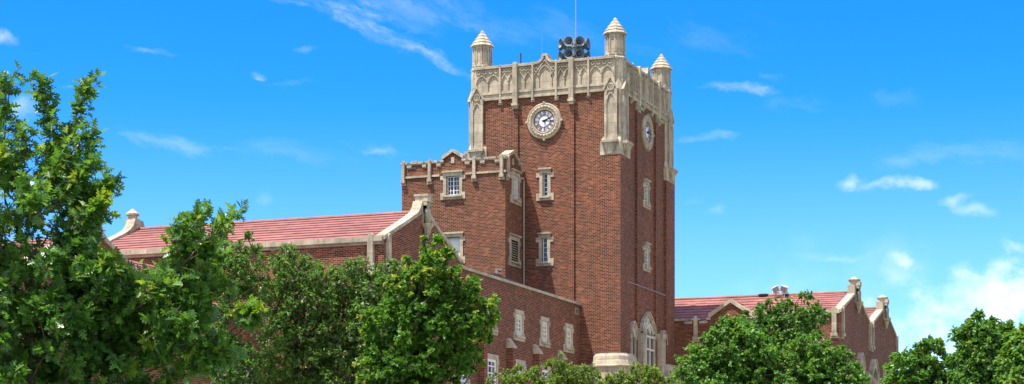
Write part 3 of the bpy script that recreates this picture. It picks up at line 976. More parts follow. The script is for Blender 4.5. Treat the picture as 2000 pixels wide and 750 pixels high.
def gable_end(parent, wall, st, x, y0, y1, z0, za, sgn=1, shafts=True, statue=True, figz=None, cap=True, flare=True):
    """gable wall in the plane x, facing sgn*x; brick added to wall, coping to st"""
    mid = (y0 + y1) / 2
    wall.loops([[(x, a, b) for a, b in ((y0, 0), (y1, 0), (y1, z0), (mid, za), (y0, z0))],
                [(x - sgn * 0.4, a, b) for a, b in ((y0, 0), (y1, 0), (y1, z0), (mid, za), (y0, z0))]])
    for a, b in ((y0 - 0.06, mid), (y1 + 0.06, mid)):
        pr = coping_profile(a, b, z0, za, flare)
        st.loops([[(x + sgn * 0.07, s, z) for s, z in pr], [(x - sgn * 0.34, s, z) for s, z in pr]])
    if statue:
        statue_niche(parent, x + 0.05, mid, (za + 0.62) if figz is None else figz, cap=cap)

ZE = 12.35
ZRIDGE = 13.9
M['statue_stone'] = mat_stone('darker_limestone', (0.36, 0.325, 0.26), (0.15, 0.135, 0.11))  # darker tone of the limestone, for the gable figures

# ---- left gabled range
AG = F(1133, 0, BW)[0]                          # plane of the gable and of the low range
BG0 = R(750, 0, AG)[0]
BG1 = BG0 + 2 * (R(828, 0, AG)[0] - BG0)
AGL = F(259, 0, (BG0 + BG1) / 2)[0]
ZA = 13.98
rng = thing('gabled_range', 'long brick range with red tiled roof and statue gable in front of the tower', 'building', ((AG + AGL) / 2, (BG0 + BG1) / 2, 0))
fG = front(BG0)
def gx(px): return F(px, 0, BG0)[0]
m, st = MB(), MB()
lw = []
for px in (600, 660, 690):
    lw.append((gx(px), gx(px) + 0.9, 5.2, 7.2))
m.fwall(fG, AGL + 0.4, AG - 0.4, 0, ZE - 0.05, lw, 0.24)
m.fwall(front(BG1), AGL + 0.4, AG - 0.4, 0, ZE - 0.05)
gable_end(rng, m, st, AG, BG0, BG1, ZE, ZA, 1, figz=R(826, 383, AG)[1], cap=False)
gable_end(rng, m, st, AGL, BG0, BG1, ZE, ZA, -1, statue=False)
m.build('wall', M['brick'], rng)
st.fbox(fG, AGL, AG - 0.02, ZE - 0.14, ZE + 0.06, -0.3, 0.16)
st.fbox(fG, AGL, AG - 0.02, ZE - 0.24, ZE - 0.14, -0.1, 0.07)
zs = R(748, 560, AG)[1]
stone_shaft(st, fG, AG - 0.52, ZE - 2.0, ZE + 0.12, 0.24, 0.18)
stone_shaft(st, right(AG), BG0 + 0.28, ZE - 2.0, ZE + 0.12, 0.24, 0.14)
# apex post of the far gable
mid = (BG0 + BG1) / 2
st.box(AGL - 0.22, AGL + 0.26, mid - 0.22, mid + 0.22, ZA, ZA + 0.40)
q = F(258, 408, mid)[1]
st.lathe(AGL + 0.0, mid, [(ZA + 0.40, 0.20), (q - 0.33, 0.20), (q - 0.29, 0.28), (q - 0.22, 0.28), (q - 0.13, 0.18), (q, 0.04)], 10)
st.build('coping', M['stone'], rng)
m = MB()
midb = (BG0 + BG1) / 2
roof_slope(m, (AGL + 0.35, BG0 - 0.12, ZE + 0.03), (AG - 0.35, BG0 - 0.12, ZE + 0.03), (AGL + 0.35, midb, ZRIDGE), (AG - 0.35, midb, ZRIDGE), 9)
roof_slope(m, (AGL + 0.35, BG1 + 0.12, ZE + 0.03), (AG - 0.35, BG1 + 0.12, ZE + 0.03), (AGL + 0.35, midb, ZRIDGE), (AG - 0.35, midb, ZRIDGE), 9)
m.tube([(AGL + 0.35, midb, ZRIDGE + 0.02), (AG - 0.35, midb, ZRIDGE + 0.02)], 0.09, 8)
m.build('roof', M['roof'], rng)
for q in lw:
    keyed_window(rng, fG, *q, 2, 4, jamb=0.16, ears=0.12, mat='white')

# ---- low range between the gable and the tower
low = thing('low_range', 'low brick range with slender stone windows running from gable to tower', 'building', (AG - 2, (BG1 + BW) / 2, 0))
fL_ = right(AG)
def ly(px): return R(px, 0, AG)[0]
def lz(px, py): return R(px, py, AG)[1]
ZC = lz(1020, 557.5)
y0w = [ly(p) for p in (1007.2, 1056.8, 1105)]
step = (y0w[2] - y0w[0]) / 2
ww = ly(1019) - ly(1007.2)
ups, lows = [], []
zu0, zu1 = lz(1013, 656), lz(1013, 614)
zd0, zd1 = lz(1013, 765), lz(1013, 712)
for i in range(-2, 3):
    ups.append((y0w[0] + step * i, y0w[0] + step * i + ww, zu0, zu1))
    lows.append((y0w[0] + step * i - 0.35, y0w[0] + step * i + ww + 0.2, zd0, zd1))
m = MB()
m.fwall(fL_, BG1, BW, 0, ZC - 0.1, ups + lows, 0.24)
m.fbox(fL_, BG1, BW - 0.01, ZC - 0.35, ZC - 0.1, -0.4, -0.02)
for i in range(-1, 4):
    caps = MB()
    y = y0w[0] + step * i - 0.95
    zt = lz(990, 660)
    m.fbox(fL_, y - 0.20, y + 0.20, 0, zt - 0.45, -0.02, 0.29)
    caps.loops([[fL_(y - 0.24, z, d) for z, d in ((zt - 0.46, -0.02), (zt - 0.46, 0.34), (zt - 0.40, 0.34), (zt, 0.05), (zt, -0.02))],
                [fL_(y + 0.24, z, d) for z, d in ((zt - 0.46, -0.02), (zt - 0.46, 0.34), (zt - 0.40, 0.34), (zt, 0.05), (zt, -0.02))]])
    caps.build('buttress_cap', M['stone'], low)
m.build('wall', M['brick'], low)
m = MB()
m.fbox(fL_, BG1 + 0.1, BW - 0.02, ZC - 0.1, ZC + 0.02, -0.46, 0.08)
m.build('coping', M['stone'], low)
for i, q in enumerate(ups):
    keyed_window(low, fL_, *q, 2, 5, jamb=0.18, ears=0.16, mat='cream', bar=0.11, hood=False, rc=0.10)
for q in lows:
    keyed_window(low, fL_, *q, 3, 4, jamb=0.2, ears=0.14, mat='white', bar=0.09, hood=False, rc=0.10)
m = MB()
ya, yb = BG1 + 0.2, BX - 0.06
yb = ly(990)
roof_slope(m, (AG - 0.50, ya, ZC - 0.02), (AG - 0.50, yb, ZC - 0.02), (AG - 3.4, ya, ZC + 1.62), (AG - 3.4, ya + 1.2, ZC + 1.62), 7)
m.add([(AG - 0.50, yb, ZC - 0.02), (AG - 6.3, yb, ZC - 0.02), (AG - 3.4, ya + 1.2, ZC + 1.62)], [(0, 1, 2)])
m.build('roof', M['roof'], low)
m = MB()
m.box(AX + 0.02, AG - 0.5, BX + 0.2, BW - 0.02, ZC - 0.3, ZC - 0.02)
for k in range(5):
    m.box(AG - 1.3, AG - 0.55, ly(988) + k * (ly(1065) - ly(988)) / 5, ly(988) + (k + 1) * (ly(1065) - ly(988)) / 5 - 0.03, ZC - 0.02, ZC + 0.36 - 0.045 * k)
m.build('flashing', M['dark'], low)
m = MB()
yv, zv = R(970, 532, AG - 1.2)
m.tube([(AG - 1.2, yv, ZC), (AG - 1.2, yv, zv + 0.14), (AG - 1.2, yv + 0.55, zv + 0.15)], 0.06, 8)
m.build('vent_pipe', M['steel'], low)
m = MB()
yv, zv = R(1125.5, 608, AG)
m.fring(fL_, [(yv - 0.22, zv - 0.16), (yv + 0.22, zv - 0.16), (yv + 0.22, zv + 0.16), (yv - 0.22, zv + 0.16)],
        [(yv - 0.15, zv - 0.11), (yv + 0.15, zv - 0.11), (yv + 0.15, zv + 0.11), (yv - 0.15, zv + 0.11)], -0.02, 0.05)
sc_ = m.build('scupper', M['stone'], low)
m = MB()
m.fbox(fL_, yv - 0.15, yv + 0.15, zv - 0.11, zv + 0.11, 0.003, 0.012)
m.build('opening', M['dark'], sc_)

# ---- near range at the left with its own gable, and the connecting range
AN = -36.6
BN0, BN1, ZNE, ZNA = 51.4, 59.6, 9.55, 11.35
near = thing('near_gabled_range', 'brick range with stone gable half hidden behind the big oak', 'building', (AN - 5, 55.5, 0))
m, st = MB(), MB()
m.fwall(front(BN0), AN - 16, AN - 0.4, 0, ZNE)
m.fwall(front(BN1), AN - 16, AN - 0.4, 0, ZNE)
m.fwall(right(AN - 16), BN0, BN1, 0, ZNE)
gable_end(near, m, st, AN, BN0, BN1, ZNE, ZNA, 1, figz=R(181, 424, AN)[1])
m.build('wall', M['brick'], near)
st.fbox(front(BN0), AN - 16, AN - 0.02, ZNE - 0.14, ZNE + 0.05, -0.3, 0.14)
st.build('coping', M['stone'], near)
m = MB()
mb_ = (BN0 + BN1) / 2
for e in (BN0 - 0.1, BN1 + 0.1):
    roof_slope(m, (AN - 16, e, ZNE + 0.03), (AN - 0.35, e, ZNE + 0.03), (AN - 16, mb_, ZNA - 0.25), (AN - 0.35, mb_, ZNA - 0.25), 9)
m.build('roof', M['roof'], near)

con = thing('connecting_range', 'low brick range with red tiled roof behind the slim trees', 'building', (AN - 4, (BN1 + BG0) / 2, 0))
fC = right(AN)
ZK = 9.4
cw = []
for px in (425, 452, 476):
    y = R(px, 0, AN)[0]
    cw.append((y, y + 0.75, R(440, 745, AN)[1], R(440, 703, AN)[1]))
m = MB()
m.fwall(fC, BN1, BG0, 0, ZK - 0.05, cw, 0.24)
m.build('wall', M['brick'], con)
m = MB()
m.fwall(right(AN - 9.8), BN1, BG0, 0, ZK)
m.build('wall', M['brick'], con)
m = MB()
m.fbox(fC, BN1 + 0.1, BG0 - 0.02, ZK - 0.12, ZK + 0.05, -0.2, 0.18)
m.build('gutter', M['stone'], con)
m = MB()
for e in (AN + 0.12, AN - 9.9):
    roof_slope(m, (e, BN1 - 0.3, ZK + 0.04), (e, BG0 - 0.01, ZK + 0.04), (AN - 4.9, BN1 - 0.3, 11.75), (AN - 4.9, BG0 - 0.01, 11.75), 11)
m.build('roof', M['roof'], con)
for q in cw:
    keyed_window(con, fC, *q, 2, 4, jamb=0.2, ears=0.12, mat='white', bar=0.08, rc=0.09)

# ---- right-hand range with two statue gables
BR0 = B1 + 0.02
AR = F(1641, 0, BR0)[0]
ymid1 = R(1669, 0, AR)[0]
yval = R(1700, 0, AR)[0]
ymid2 = R(1724.5, 0, AR)[0]
yend = R(1751, 0, AR)[0]
rr = thing('twin_gable_range', 'long brick range with red roof and twin statue gables right of tower', 'building', ((AR + A1) / 2, (BR0 + yend) / 2, 0))
fQ, fQR = front(BR0), right(AR)
def qx(px): return F(px, 0, BR0)[0]
def qz(px, py): return F(px, py, BR0)[1]
ALQ = AX0
zH2, zL2 = qz(1340, 622), qz(1345, 628.5)
m, st = MB(), MB()
ZW2 = zL2 - 0.14
gq0, gq1 = qx(1387), qx(1467)
m.fwall(fQ, ALQ, AR - 0.4, 0, ZE - 0.6)
x_c = gq1 + 1.4
m.fwall(fQ, ALQ, x_c, ZE - 0.6, ZW2)
m.fwall(fQ, x_c, AR - 0.4, ZE - 0.6, ZE - 0.05)
def cren2(s0, s1, z):
    m.fbox(fQ, s0, s1, ZW2, z - 0.10, -T, -0.001)
    st.fbox(fQ, s0 - 0.02, s1 + 0.02, z - 0.12, z, -T - 0.06, 0.09)
for p0, p1, k in ((1300, 1338, 'h'), (1338, 1352, 'l'), (1352, 1367, 'h'), (1367, 1381, 'l'), (1381, 1387, 'h'), (1467, 1473, 'h')):
    cren2(qx(p0), qx(p1), zH2 if k == 'h' else zL2)
cren2(qx(1473), x_c, zL2)
zg0, zg1 = qz(1387, 616), qz(1427, 591)
gm = (gq0 + gq1) / 2
m.fprism(fQ, [(gq0, ZW2), (gq1, ZW2), (gq1, zg0), (gm, zg1), (gq0, zg0)], -T, -0.001)
st.fprism(fQ, [(gq0 - 0.08, zg0 - 0.15), (gq0 - 0.08, zg0 + 0.1), (gm, zg1 + 0.2), (gq1 + 0.08, zg0 + 0.1), (gq1 + 0.08, zg0 - 0.15), (gq1 - 0.05, zg0 - 0.08), (gm, zg1), (gq0 + 0.05, zg0 - 0.08)], -T - 0.08, 0.1)
stone_shaft(st, fQ, qx(1359.5), qz(1360, 668), zH2 + 0.02, 0.2, 0.16)
ZA2 = 13.78
ZSH = R(1648, 609, AR)[1]
gable_end(rr, m, st, AR, BR0, yval, ZE, ZA2, 1, figz=R(1668, 548, AR)[1], flare=False)
gable_end(rr, m, st, AR, yval, yend, ZE, ZA2, 1, figz=R(1723.5, 583, AR)[1], flare=False)
m.fwall(front(yend), ALQ, AR - 0.4, 0, ZE)
m.build('wall', M['brick'], rr)
st.fbox(fQ, x_c, AR - 0.02, ZE - 0.14, ZE + 0.06, -0.3, 0.16)
zf = ZE - 1.45
stone_shaft(st, fQ, AR - 0.30, zf, ZE + 0.15, 0.24, 0.18)
stone_shaft(st, fQR, BR0 + 0.45, zf, ZE + 0.15, 0.24, 0.14)
stone_shaft(st, fQR, yval - 0.42, zf, ZE + 0.15, 0.24, 0.14)
stone_shaft(st, fQR, yval + 0.42, zf, ZE + 0.15, 0.24, 0.14)
stone_shaft(st, fQR, yend - 0.20, zf, ZE + 0.15, 0.24, 0.14)
st.build('coping', M['stone'], rr)
m = MB()
for a, b in ((BR0, yval), (yval, yend)):
    mm = (a + b) / 2
    zr = ZRIDGE - 0.12
    e0 = a + (0.45 if a == BR0 else -0.02)
    xl = x_c if a == BR0 else ALQ
    if a == BR0:
        roof_slope(m, (ALQ, BR0 + 0.37, ZW2 - 0.05), (x_c, BR0 + 0.37, ZW2 - 0.05), (ALQ, mm, zr), (x_c, mm, zr), 10)
    roof_slope(m, (xl, e0, ZE - 0.02), (AR - 0.36, e0, ZE - 0.02), (xl, mm, zr), (AR - 0.36, mm, zr), 9)
    roof_slope(m, (ALQ, b, ZE), (AR - 0.36, b, ZE), (ALQ, mm, zr), (AR - 0.36, mm, zr), 9)
    m.tube([(ALQ, mm, zr + 0.02), (AR - 0.36, mm, zr + 0.02)], 0.09, 8)
m.build('roof', M['roof'], rr)
for p0, p1, pa in ((1670, 1682, 692), (1696, 1709.5, 705), (1723, 1732.5, 715)):
    pm = (p0 + p1) / 2
    za = R(pm, pa, AR)[1]
    arched_window(rr, fQR, R(p0, 0, AR)[0], R(p1, 0, AR)[0], za - 4.2, za - 1.45, 1.45, 2, fw=0.3, rev=0.22)
for p, pt in ((1691, 725), (1713.5, 735)):
    caps = MB()
    y, zt = R(p, pt, AR)
    caps.loops([[fQR(y + e, z, d) for z, d in ((0, -0.02), (0, 0.7), (zt - 0.7, 0.7), (zt, 0.06), (zt, -0.02))] for e in (-0.28, 0.28)])
    caps.build('buttress_cap', M['stone'], rr)

# ---- floodlights and vents on the right-hand ridge
yr = (BR0 + yval) / 2
zr = ZRIDGE - 0.12
for px, py, lab in ((1515.5, 568, 'white floodlight on the tiled ridge, left of the pair'), (1532, 567, 'white floodlight on the tiled ridge, right of the pair')):
    x, z = F(px, py, yr - 0.4)
    t = thing('floodlight', lab, 'floodlight', (x, yr - 0.4, zr - 0.2), 'floodlights on the red roof')
    m = MB()
    m.tube([(x, yr - 0.4, zr - 0.35), (x, yr - 0.4, z - 0.1)], 0.04, 6)
    m.tube([(x - 0.2, yr - 0.4, z - 0.12), (x + 0.2, yr - 0.4, z - 0.12)], 0.035, 6)
    m.build('bracket', M['steel'], t)
    m = MB()
    rot = Matrix.Rotation(math.radians(-25 if px < 1520 else 20), 4, 'Y') @ Matrix.Rotation(math.radians(25), 4, 'X')
    def tp(a, b, c): return tuple(Vector((x, yr - 0.4, z + 0.10)) + rot @ Vector((a, b, c)))
    m.loops([[tp(a * 0.19, -0.12, c * 0.16) for a, c in ((-1, -1), (1, -1), (1, 1), (-1, 1))], [tp(a * 0.19, 0.02, c * 0.16) for a, c in ((-1, -1), (1, -1), (1, 1), (-1, 1))],
             [tp(a * 0.1, 0.14, c * 0.08) for a, c in ((-1, -1), (1, -1), (1, 1), (-1, 1))]])
    m.build('casing', M['lamp'], t)
    m = MB()
    m.loops([[tp(a * 0.15, -0.135, c * 0.12) for a, c in ((-1, -1), (1, -1), (1, 1), (-1, 1))], [tp(a * 0.15, -0.122, c * 0.12) for a, c in ((-1, -1), (1, -1), (1, 1), (-1, 1))]])
    m.build('glass', M['steel'], t)
for px, py, w, lab in ((1492, 576.5, 0.34, 'round dark roof vent left of the two floodlights'), (1536, 576, 0.26, 'flat dark roof vent just below the right floodlight')):
    x, z = F(px, py, yr + 0.1)
    m = MB()
    m.lathe(x, yr + 0.1, [(zr - 0.3, w * 0.8), (z - 0.05, w * 0.8), (z - 0.04, w), (z + 0.04, w), (z + 0.07, w * 0.6)], 14)
    tag(m.build('roof_vent', M['dark']), lab, 'roof vent', 'vents on the red roof')

# ------------------------------------------------------------------ ground
def ground_mat():
    m, nt, bs, out = new_mat('lawn')
    geo = N(nt, 'ShaderNodeNewGeometry')
    n1 = N(nt, 'ShaderNodeTexNoise', inp={'Scale': 0.4, 'Detail': 8})
    L(nt, geo.outputs['Position'], n1.inputs['Vector'])
    r1 = ramp(nt, [(0.3, (0.06, 0.09, 0.025)), (0.7, (0.11, 0.14, 0.045))])
    L(nt, n1.outputs[0], r1.inputs[0])
    L(nt, r1.outputs[0], bs.inputs['Base Color'])
    bs.inputs['Roughness'].default_value = 0.95
    return m
m = MB()
m.add([(-1500, -500, 0), (1500, -500, 0), (1500, 2500, 0), (-1500, 2500, 0)], [(0, 1, 2, 3)])
o = m.build('ground', ground_mat())
o['kind'] = 'structure'
M['bounce_paving'] = mat_plain('bounce_concrete', (0.46, 0.40, 0.31), rough=0.9, vary=0.15, scale=0.8)  # unseen pale concrete, added to bounce warm light onto the buildings
m = MB()
m.box(AX0 - 10, AR + 30, BG0 - 22, BG0 - 10, -0.1, 0.004)
m.box(AG + 1.5, AG + 16, BG0 - 10.004, B0 - 2, -0.1, 0.0045)
m.box(A1 + 2, AR + 30, B0 - 2.004, BR0 - 1.5, -0.1, 0.005)
o = m.build('bounce_pavement', M['bounce_paving'])
o['kind'] = 'structure'
# ------------------------------------------------------------------ TREES
def raw_mesh(name, verts, loops, starts, totals, mats, mat_idx=None, parent=None, org=None, smooth=False):
    me = bpy.data.meshes.new(name)
    v = np.asarray(verts, dtype=np.float32)
    if org is not None:
        v = v - np.asarray(org, dtype=np.float32)
    me.vertices.add(len(v))
    me.vertices.foreach_set('co', v.ravel())
    me.loops.add(len(loops))
    me.loops.foreach_set('vertex_index', np.asarray(loops, dtype=np.int32))
    me.polygons.add(len(starts))
    me.polygons.foreach_set('loop_start', np.asarray(starts, dtype=np.int32))
    for m in mats:
        me.materials.append(m)
    if mat_idx is not None:
        me.polygons.foreach_set('material_index', np.asarray(mat_idx, dtype=np.int32))
    if smooth:
        me.polygons.foreach_set('use_smooth', np.ones(len(starts), dtype=bool))
    me.update(calc_edges=True)
    me.validate()
    o = bpy.data.objects.new(name, me)
    COL.objects.link(o)
    o.parent = parent
    return o

def half_leaf(pts):
    """pts: right-hand outline from base to tip (x along, y out) -> folded two-sided template"""
    n = len(pts)
    v = [(0, 0, 0), (1, 0, -0.10)]
    a = []
    for x, y in pts:
        v.append((x, y, abs(y) * 0.28 - 0.10 * x * x)); a.append(len(v) - 1)
    b = []
    for x, y in pts:
        v.append((x, -y, abs(y) * 0.28 - 0.10 * x * x)); b.append(len(v) - 1)
    f = [tuple([0] + a + [1]), tuple([1] + b[::-1] + [0])]
    return np.array(v, dtype=np.float32), f

LEAF = {
    'oak': half_leaf([(0.20, 0.03), (0.22, 0.24), (0.34, 0.055), (0.42, 0.36), (0.50, 0.33), (0.56, 0.065), (0.68, 0.34), (0.75, 0.25), (0.77, 0.06), (0.90, 0.13)]),
    'maple': half_leaf([(-0.02, 0.30), (0.22, 0.22), (0.30, 0.52), (0.52, 0.42), (0.55, 0.16), (0.78, 0.20)]),
    'oval': half_leaf([(0.25, 0.20), (0.60, 0.19)]),
    'round': half_leaf([(0.15, 0.26), (0.50, 0.36), (0.80, 0.22)]),
}

def unit(a):
    return a / np.maximum(np.linalg.norm(a, axis=-1, keepdims=True), 1e-9)

def inside(poly, x, y):
    res = np.zeros(len(x), dtype=bool)
    n = len(poly)
    for i in range(n):
        x0, y0 = poly[i]
        x1, y1 = poly[(i + 1) % n]
        c = ((y0 > y) != (y1 > y)) & (x < (x1 - x0) * (y - y0) / ((y1 - y0) or 1e-9) + x0)
        res ^= c
    return res

def dist_edge(poly, x, y):
    d = np.full(len(x), 1e9)
    n = len(poly)
    for i in range(n):
        p0 = np.array(poly[i], float); p1 = np.array(poly[(i + 1) % n], float)
        e = p1 - p0
        q = np.stack([x, y], -1) - p0
        t = np.clip((q @ e) / (e @ e), 0, 1)
        d = np.minimum(d, np.linalg.norm(q - t[:, None] * e, axis=-1))
    return d

FWD = np.array([-S, C, 0.0]); RGT = np.array([C, S, 0.0])

def tube_arrays(paths, n=4):
    V, Lp, St, Tt = [], [], [], []
    off = 0
    lo = 0
    for pts, rad in paths:
        pts = np.asarray(pts, float)
        k = len(pts)
        d = np.gradient(pts, axis=0)
        d = unit(d)
        ref = np.where(np.abs(d[:, 2:3]) < 0.9, np.array([[0, 0, 1.0]]), np.array([[1.0, 0, 0]]))
        u = unit(np.cross(d, ref)); w = np.cross(d, u)
        for j in range(n):
            pass
        an = 2 * np.pi * np.arange(n) / n
        ring = pts[:, None, :] + np.asarray(rad)[:, None, None] * (np.cos(an)[None, :, None] * u[:, None, :] + np.sin(an)[None, :, None] * w[:, None, :])
        V.append(ring.reshape(-1, 3))
        for a in range(k - 1):
            for j in range(n):
                j2 = (j + 1) % n
                Lp += [off + a * n + j, off + a * n + j2, off + (a + 1) * n + j2, off + (a + 1) * n + j]
                St.append(lo); Tt.append(4); lo += 4
        off += k * n
    return np.concatenate(V), Lp, St, Tt

def bez(p0, p1, p2, k=6):
    t = np.linspace(0, 1, k)[:, None]
    return (1 - t) ** 2 * p0 + 2 * t * (1 - t) * p1 + t * t * p2

def tree(name, label, cat, group, Y, poly, base_px, mats, leaf, size, clumps, twigs, per, rpx=(16, 34), dmax=110, seed=1, trunk_r=0.22,
         new=0.05, droop=0.25, shoots=(), depth=0.8, spread=1.0, twig_r=0.012, holes=(), up=0.7, sprays=()):
    rng = np.random.default_rng(seed)
    poly = [tuple(p) for p in poly]
    px2m = Y / FPX
    xs = np.array([p[0] for p in poly]); ys = np.array([p[1] for p in poly])
    # clump centres inside the crown, well spread
    N0 = clumps * 30
    cx = rng.uniform(xs.min(), xs.max(), N0); cy = rng.uniform(ys.min(), ys.max(), N0)
    ok = inside(poly, cx, cy)
    for hx, hy, hr in holes:
        ok &= (cx - hx) ** 2 + (cy - hy) ** 2 > hr ** 2
    cx, cy = cx[ok], cy[ok]
    D = dist_edge(poly, cx, cy)
    ok = D > rpx[0] * 0.55
    cx, cy, D = cx[ok], cy[ok], D[ok]
    t = np.clip(D / dmax, 0, 1)
    half = dmax * np.sqrt(1 - (1 - t) ** 2) * depth
    dz = rng.uniform(-1, 1, len(cx)) * half
    # greedy: keep far-apart centres
    pts = np.stack([cx, cy, dz], -1)
    keep = [0]
    dist = np.linalg.norm(pts - pts[0], axis=-1)
    for _ in range(min(clumps, len(pts)) - 1):
        i = int(np.argmax(dist * rng.uniform(0.6, 1.0, len(pts))))
        keep.append(i)
        dist = np.minimum(dist, np.linalg.norm(pts - pts[i], axis=-1))
    pts = pts[keep]; D = D[keep]
    cr = np.minimum(rng.uniform(rpx[0], rpx[1], len(pts)), np.maximum(D * 1.05, rpx[0] * 0.8)) * px2m
    def w(px, py, off):
        dx = (px - 1000) / FPX
        Yb = Y + off
        return dx[:, None] * Y * RGT + Yb[:, None] * FWD + np.stack([0 * px, 0 * px, EYE + (HY - py) / FPX * Y], -1)
    cen = w(pts[:, 0], pts[:, 1], pts[:, 2] * px2m)
    bx = P(base_px, HY, Y); bx[2] = 0
    root = thing(name, label, cat, tuple(bx), group)
    ztop = cen[:, 2].max()
    zlow = np.percentile(cen[:, 2], 5)
    wood = []
    fork = bx + np.array([0, 0, max(1.2, zlow * 0.75)])
    core = cen.mean(0)
    apex = np.array([bx[0] * 0.35 + core[0] * 0.65, bx[1] * 0.35 + core[1] * 0.65, zlow + (ztop - zlow) * 0.72])
    spine = np.concatenate([np.stack([bx - [0, 0, 0.2], (bx + fork) / 2 + [0.05, 0.03, 0]]), bez(fork, (fork + apex) / 2 + [0.1, -0.1, 0], apex, 7)])
    wood.append((spine, np.linspace(trunk_r, trunk_r * 0.25, len(spine))))
    # limbs to every clump, leaving the spine below it
    zsp = spine[:, 2]
    nl = max(6, int(len(cen) * 0.22))
    hubs = cen[:nl]
    for ci, (c, r) in enumerate(zip(cen, cr)):
        if ci >= nl:
            h = hubs[np.argmin(np.linalg.norm(hubs - c, axis=1))]
            b = bez(h, (h + c) / 2 + rng.normal(0, 0.10, 3) * np.linalg.norm(c - h), c, 4)
            wood.append((b, np.linspace(twig_r * 1.9, twig_r, 4)))
            continue
        zt = np.clip(c[2] - 0.9 * np.linalg.norm((c - core)[:2]) - r, fork[2], apex[2])
        s0 = np.array([np.interp(zt, zsp, spine[:, k]) for k in range(3)])
        midp = s0 * 0.45 + c * 0.55 + rng.normal(0, 0.12, 3) * np.linalg.norm(c - s0)
        b = bez(s0, midp, c, 6)
        r0 = trunk_r * rng.uniform(0.10, 0.17)
        wood.append((b, np.linspace(r0, max(twig_r * 1.3, r0 * 0.25), 6)))
    # twigs
    starts, ends = [], []
    for c, r in zip(cen, cr):
        out = unit((c - core)[None])[0]
        n = max(4, int(twigs * (r / (rpx[1] * px2m)) ** 2))
        d = unit(rng.normal(0, 1, (n, 3)) + out * 0.35 + np.array([0, 0, 0.30]))
        st = c + d * (r * rng.uniform(0.05, 0.5, n))[:, None]
        en = c + unit(d + rng.normal(0, 0.28, (n, 3))) * (r * rng.uniform(0.6, 1.1, n) * np.where(rng.uniform(0, 1, n) < 0.2, 1.45, 1.0) * spread)[:, None]
        starts.append(st); ends.append(en)
    shoots = list(shoots)
    for sx, sy, rx_, ry_, num, ln_, tilt in sprays:           # fans of leafy leaders: centre, spread, number, length px, lean
        for _ in range(num):
            x0, y0 = sx + rng.normal(0, rx_), sy + rng.normal(0, ry_)
            an = math.radians(tilt + rng.normal(0, 28))
            l_ = ln_ * rng.uniform(0.6, 1.25)
            o0 = rng.normal(0, 0.5)
            bend = rng.normal(0, 0.15)
            shoots.append(tuple((x0 + l_ * t * math.sin(an + bend * t), y0 - l_ * t * math.cos(an + bend * t), o0 + t * rng.normal(0, 0.15)) for t in (0, 0.5, 1.0)))
    for sh in shoots:                                # long bare-ish leaders: ((px,py,off) ... ) polylines
        q = np.array([w(np.array([a]), np.array([b]), np.array([o]))[0] for a, b, o in sh])
        wood.append((q, np.linspace(0.022, 0.006, len(q)) * (Y / 24)))
        tt = np.linspace(0.1, len(q) - 1.0, 6 * (len(q) - 1))
        base = np.stack([np.interp(tt, range(len(q)), q[:, k]) for k in range(3)], -1)
        dirs = unit(np.gradient(base, axis=0))
        for rep in range(2):
            sd = unit(rng.normal(0, 1, base.shape)) * 0.8 + dirs * 0.9
            ln = rng.uniform(0.10, 0.32, len(base)) * (Y / 24) * np.linspace(1.25, 0.6, len(base))
            starts.append(base); ends.append(base + unit(sd) * ln[:, None])
    st = np.concatenate(starts); en = np.concatenate(ends)
    mid = (st + en) / 2 + rng.normal(0, 0.07, st.shape) * np.linalg.norm(en - st, axis=-1, keepdims=True)
    for a, b, c in zip(st, mid, en):
        wood.append((np.stack([a, b, c]), np.array([twig_r, twig_r * 0.8, twig_r * 0.4])))
    # leaves along twigs
    T, F_ = LEAF[leaf]
    nt_ = len(st)
    u = rng.uniform(0.12, 1.03, (nt_, per))
    pos = ((1 - u) ** 2)[..., None] * st[:, None] + (2 * u * (1 - u))[..., None] * mid[:, None] + (u ** 2)[..., None] * en[:, None]
    tw = unit(en - st)[:, None].repeat(per, 1)
    A = unit(tw * 0.55 + rng.normal(0, 0.55, pos.shape) + np.array([0, 0, -droop]))
    outw = unit(pos - core)
    Nn = unit(np.array([0, 0, up]) + outw * 0.35 + rng.normal(0, 0.48, pos.shape))
    B = unit(np.cross(Nn, A)); Nn = np.cross(A, B)
    sz = size * rng.uniform(0.6, 1.2, pos.shape[:2]) 
    # new growth: whole twigs near the outside
    outd = np.linalg.norm(pos[:, -1] - core, axis=-1)
    isnew = (rng.uniform(0, 1, nt_) < new * 2 * (outd > np.median(outd)))[:, None].repeat(per, 1)
    pos = pos.reshape(-1, 3); A = A.reshape(-1, 3); B = B.reshape(-1, 3); Nn = Nn.reshape(-1, 3); sz = sz.reshape(-1); isnew = isnew.reshape(-1)
    n = len(pos)
    # a little random width / curl per leaf
    wv = rng.uniform(0.8, 1.2, n); cu = rng.uniform(-0.5, 2.2, n)
    V = pos[:, None] + sz[:, None, None] * (T[None, :, 0:1] * A[:, None] + T[None, :, 1:2] * wv[:, None, None] * B[:, None] + T[None, :, 2:3] * cu[:, None, None] * Nn[:, None])
    k = len(T)
    loop1 = np.concatenate([np.array(f) for f in F_])
    loops = (np.arange(n)[:, None] * k + loop1[None]).ravel()
    lens = np.array([len(f) for f in F_])
    totals = np.tile(lens, n)
    stt = np.concatenate([[0], np.cumsum(totals)[:-1]])
    midx = np.repeat(isnew.astype(int), len(F_))
    raw_mesh('crown', V.reshape(-1, 3), loops, stt, totals, [M[mats[0]], M[mats[1]]], midx, root, bx)
    Vw, Lw, Sw, Tw = tube_arrays(wood)
    raw_mesh('trunk', Vw, Lw, Sw, Tw, [M[mats[2] if len(mats) > 2 else 'bark']], None, root, bx, True)
    return root

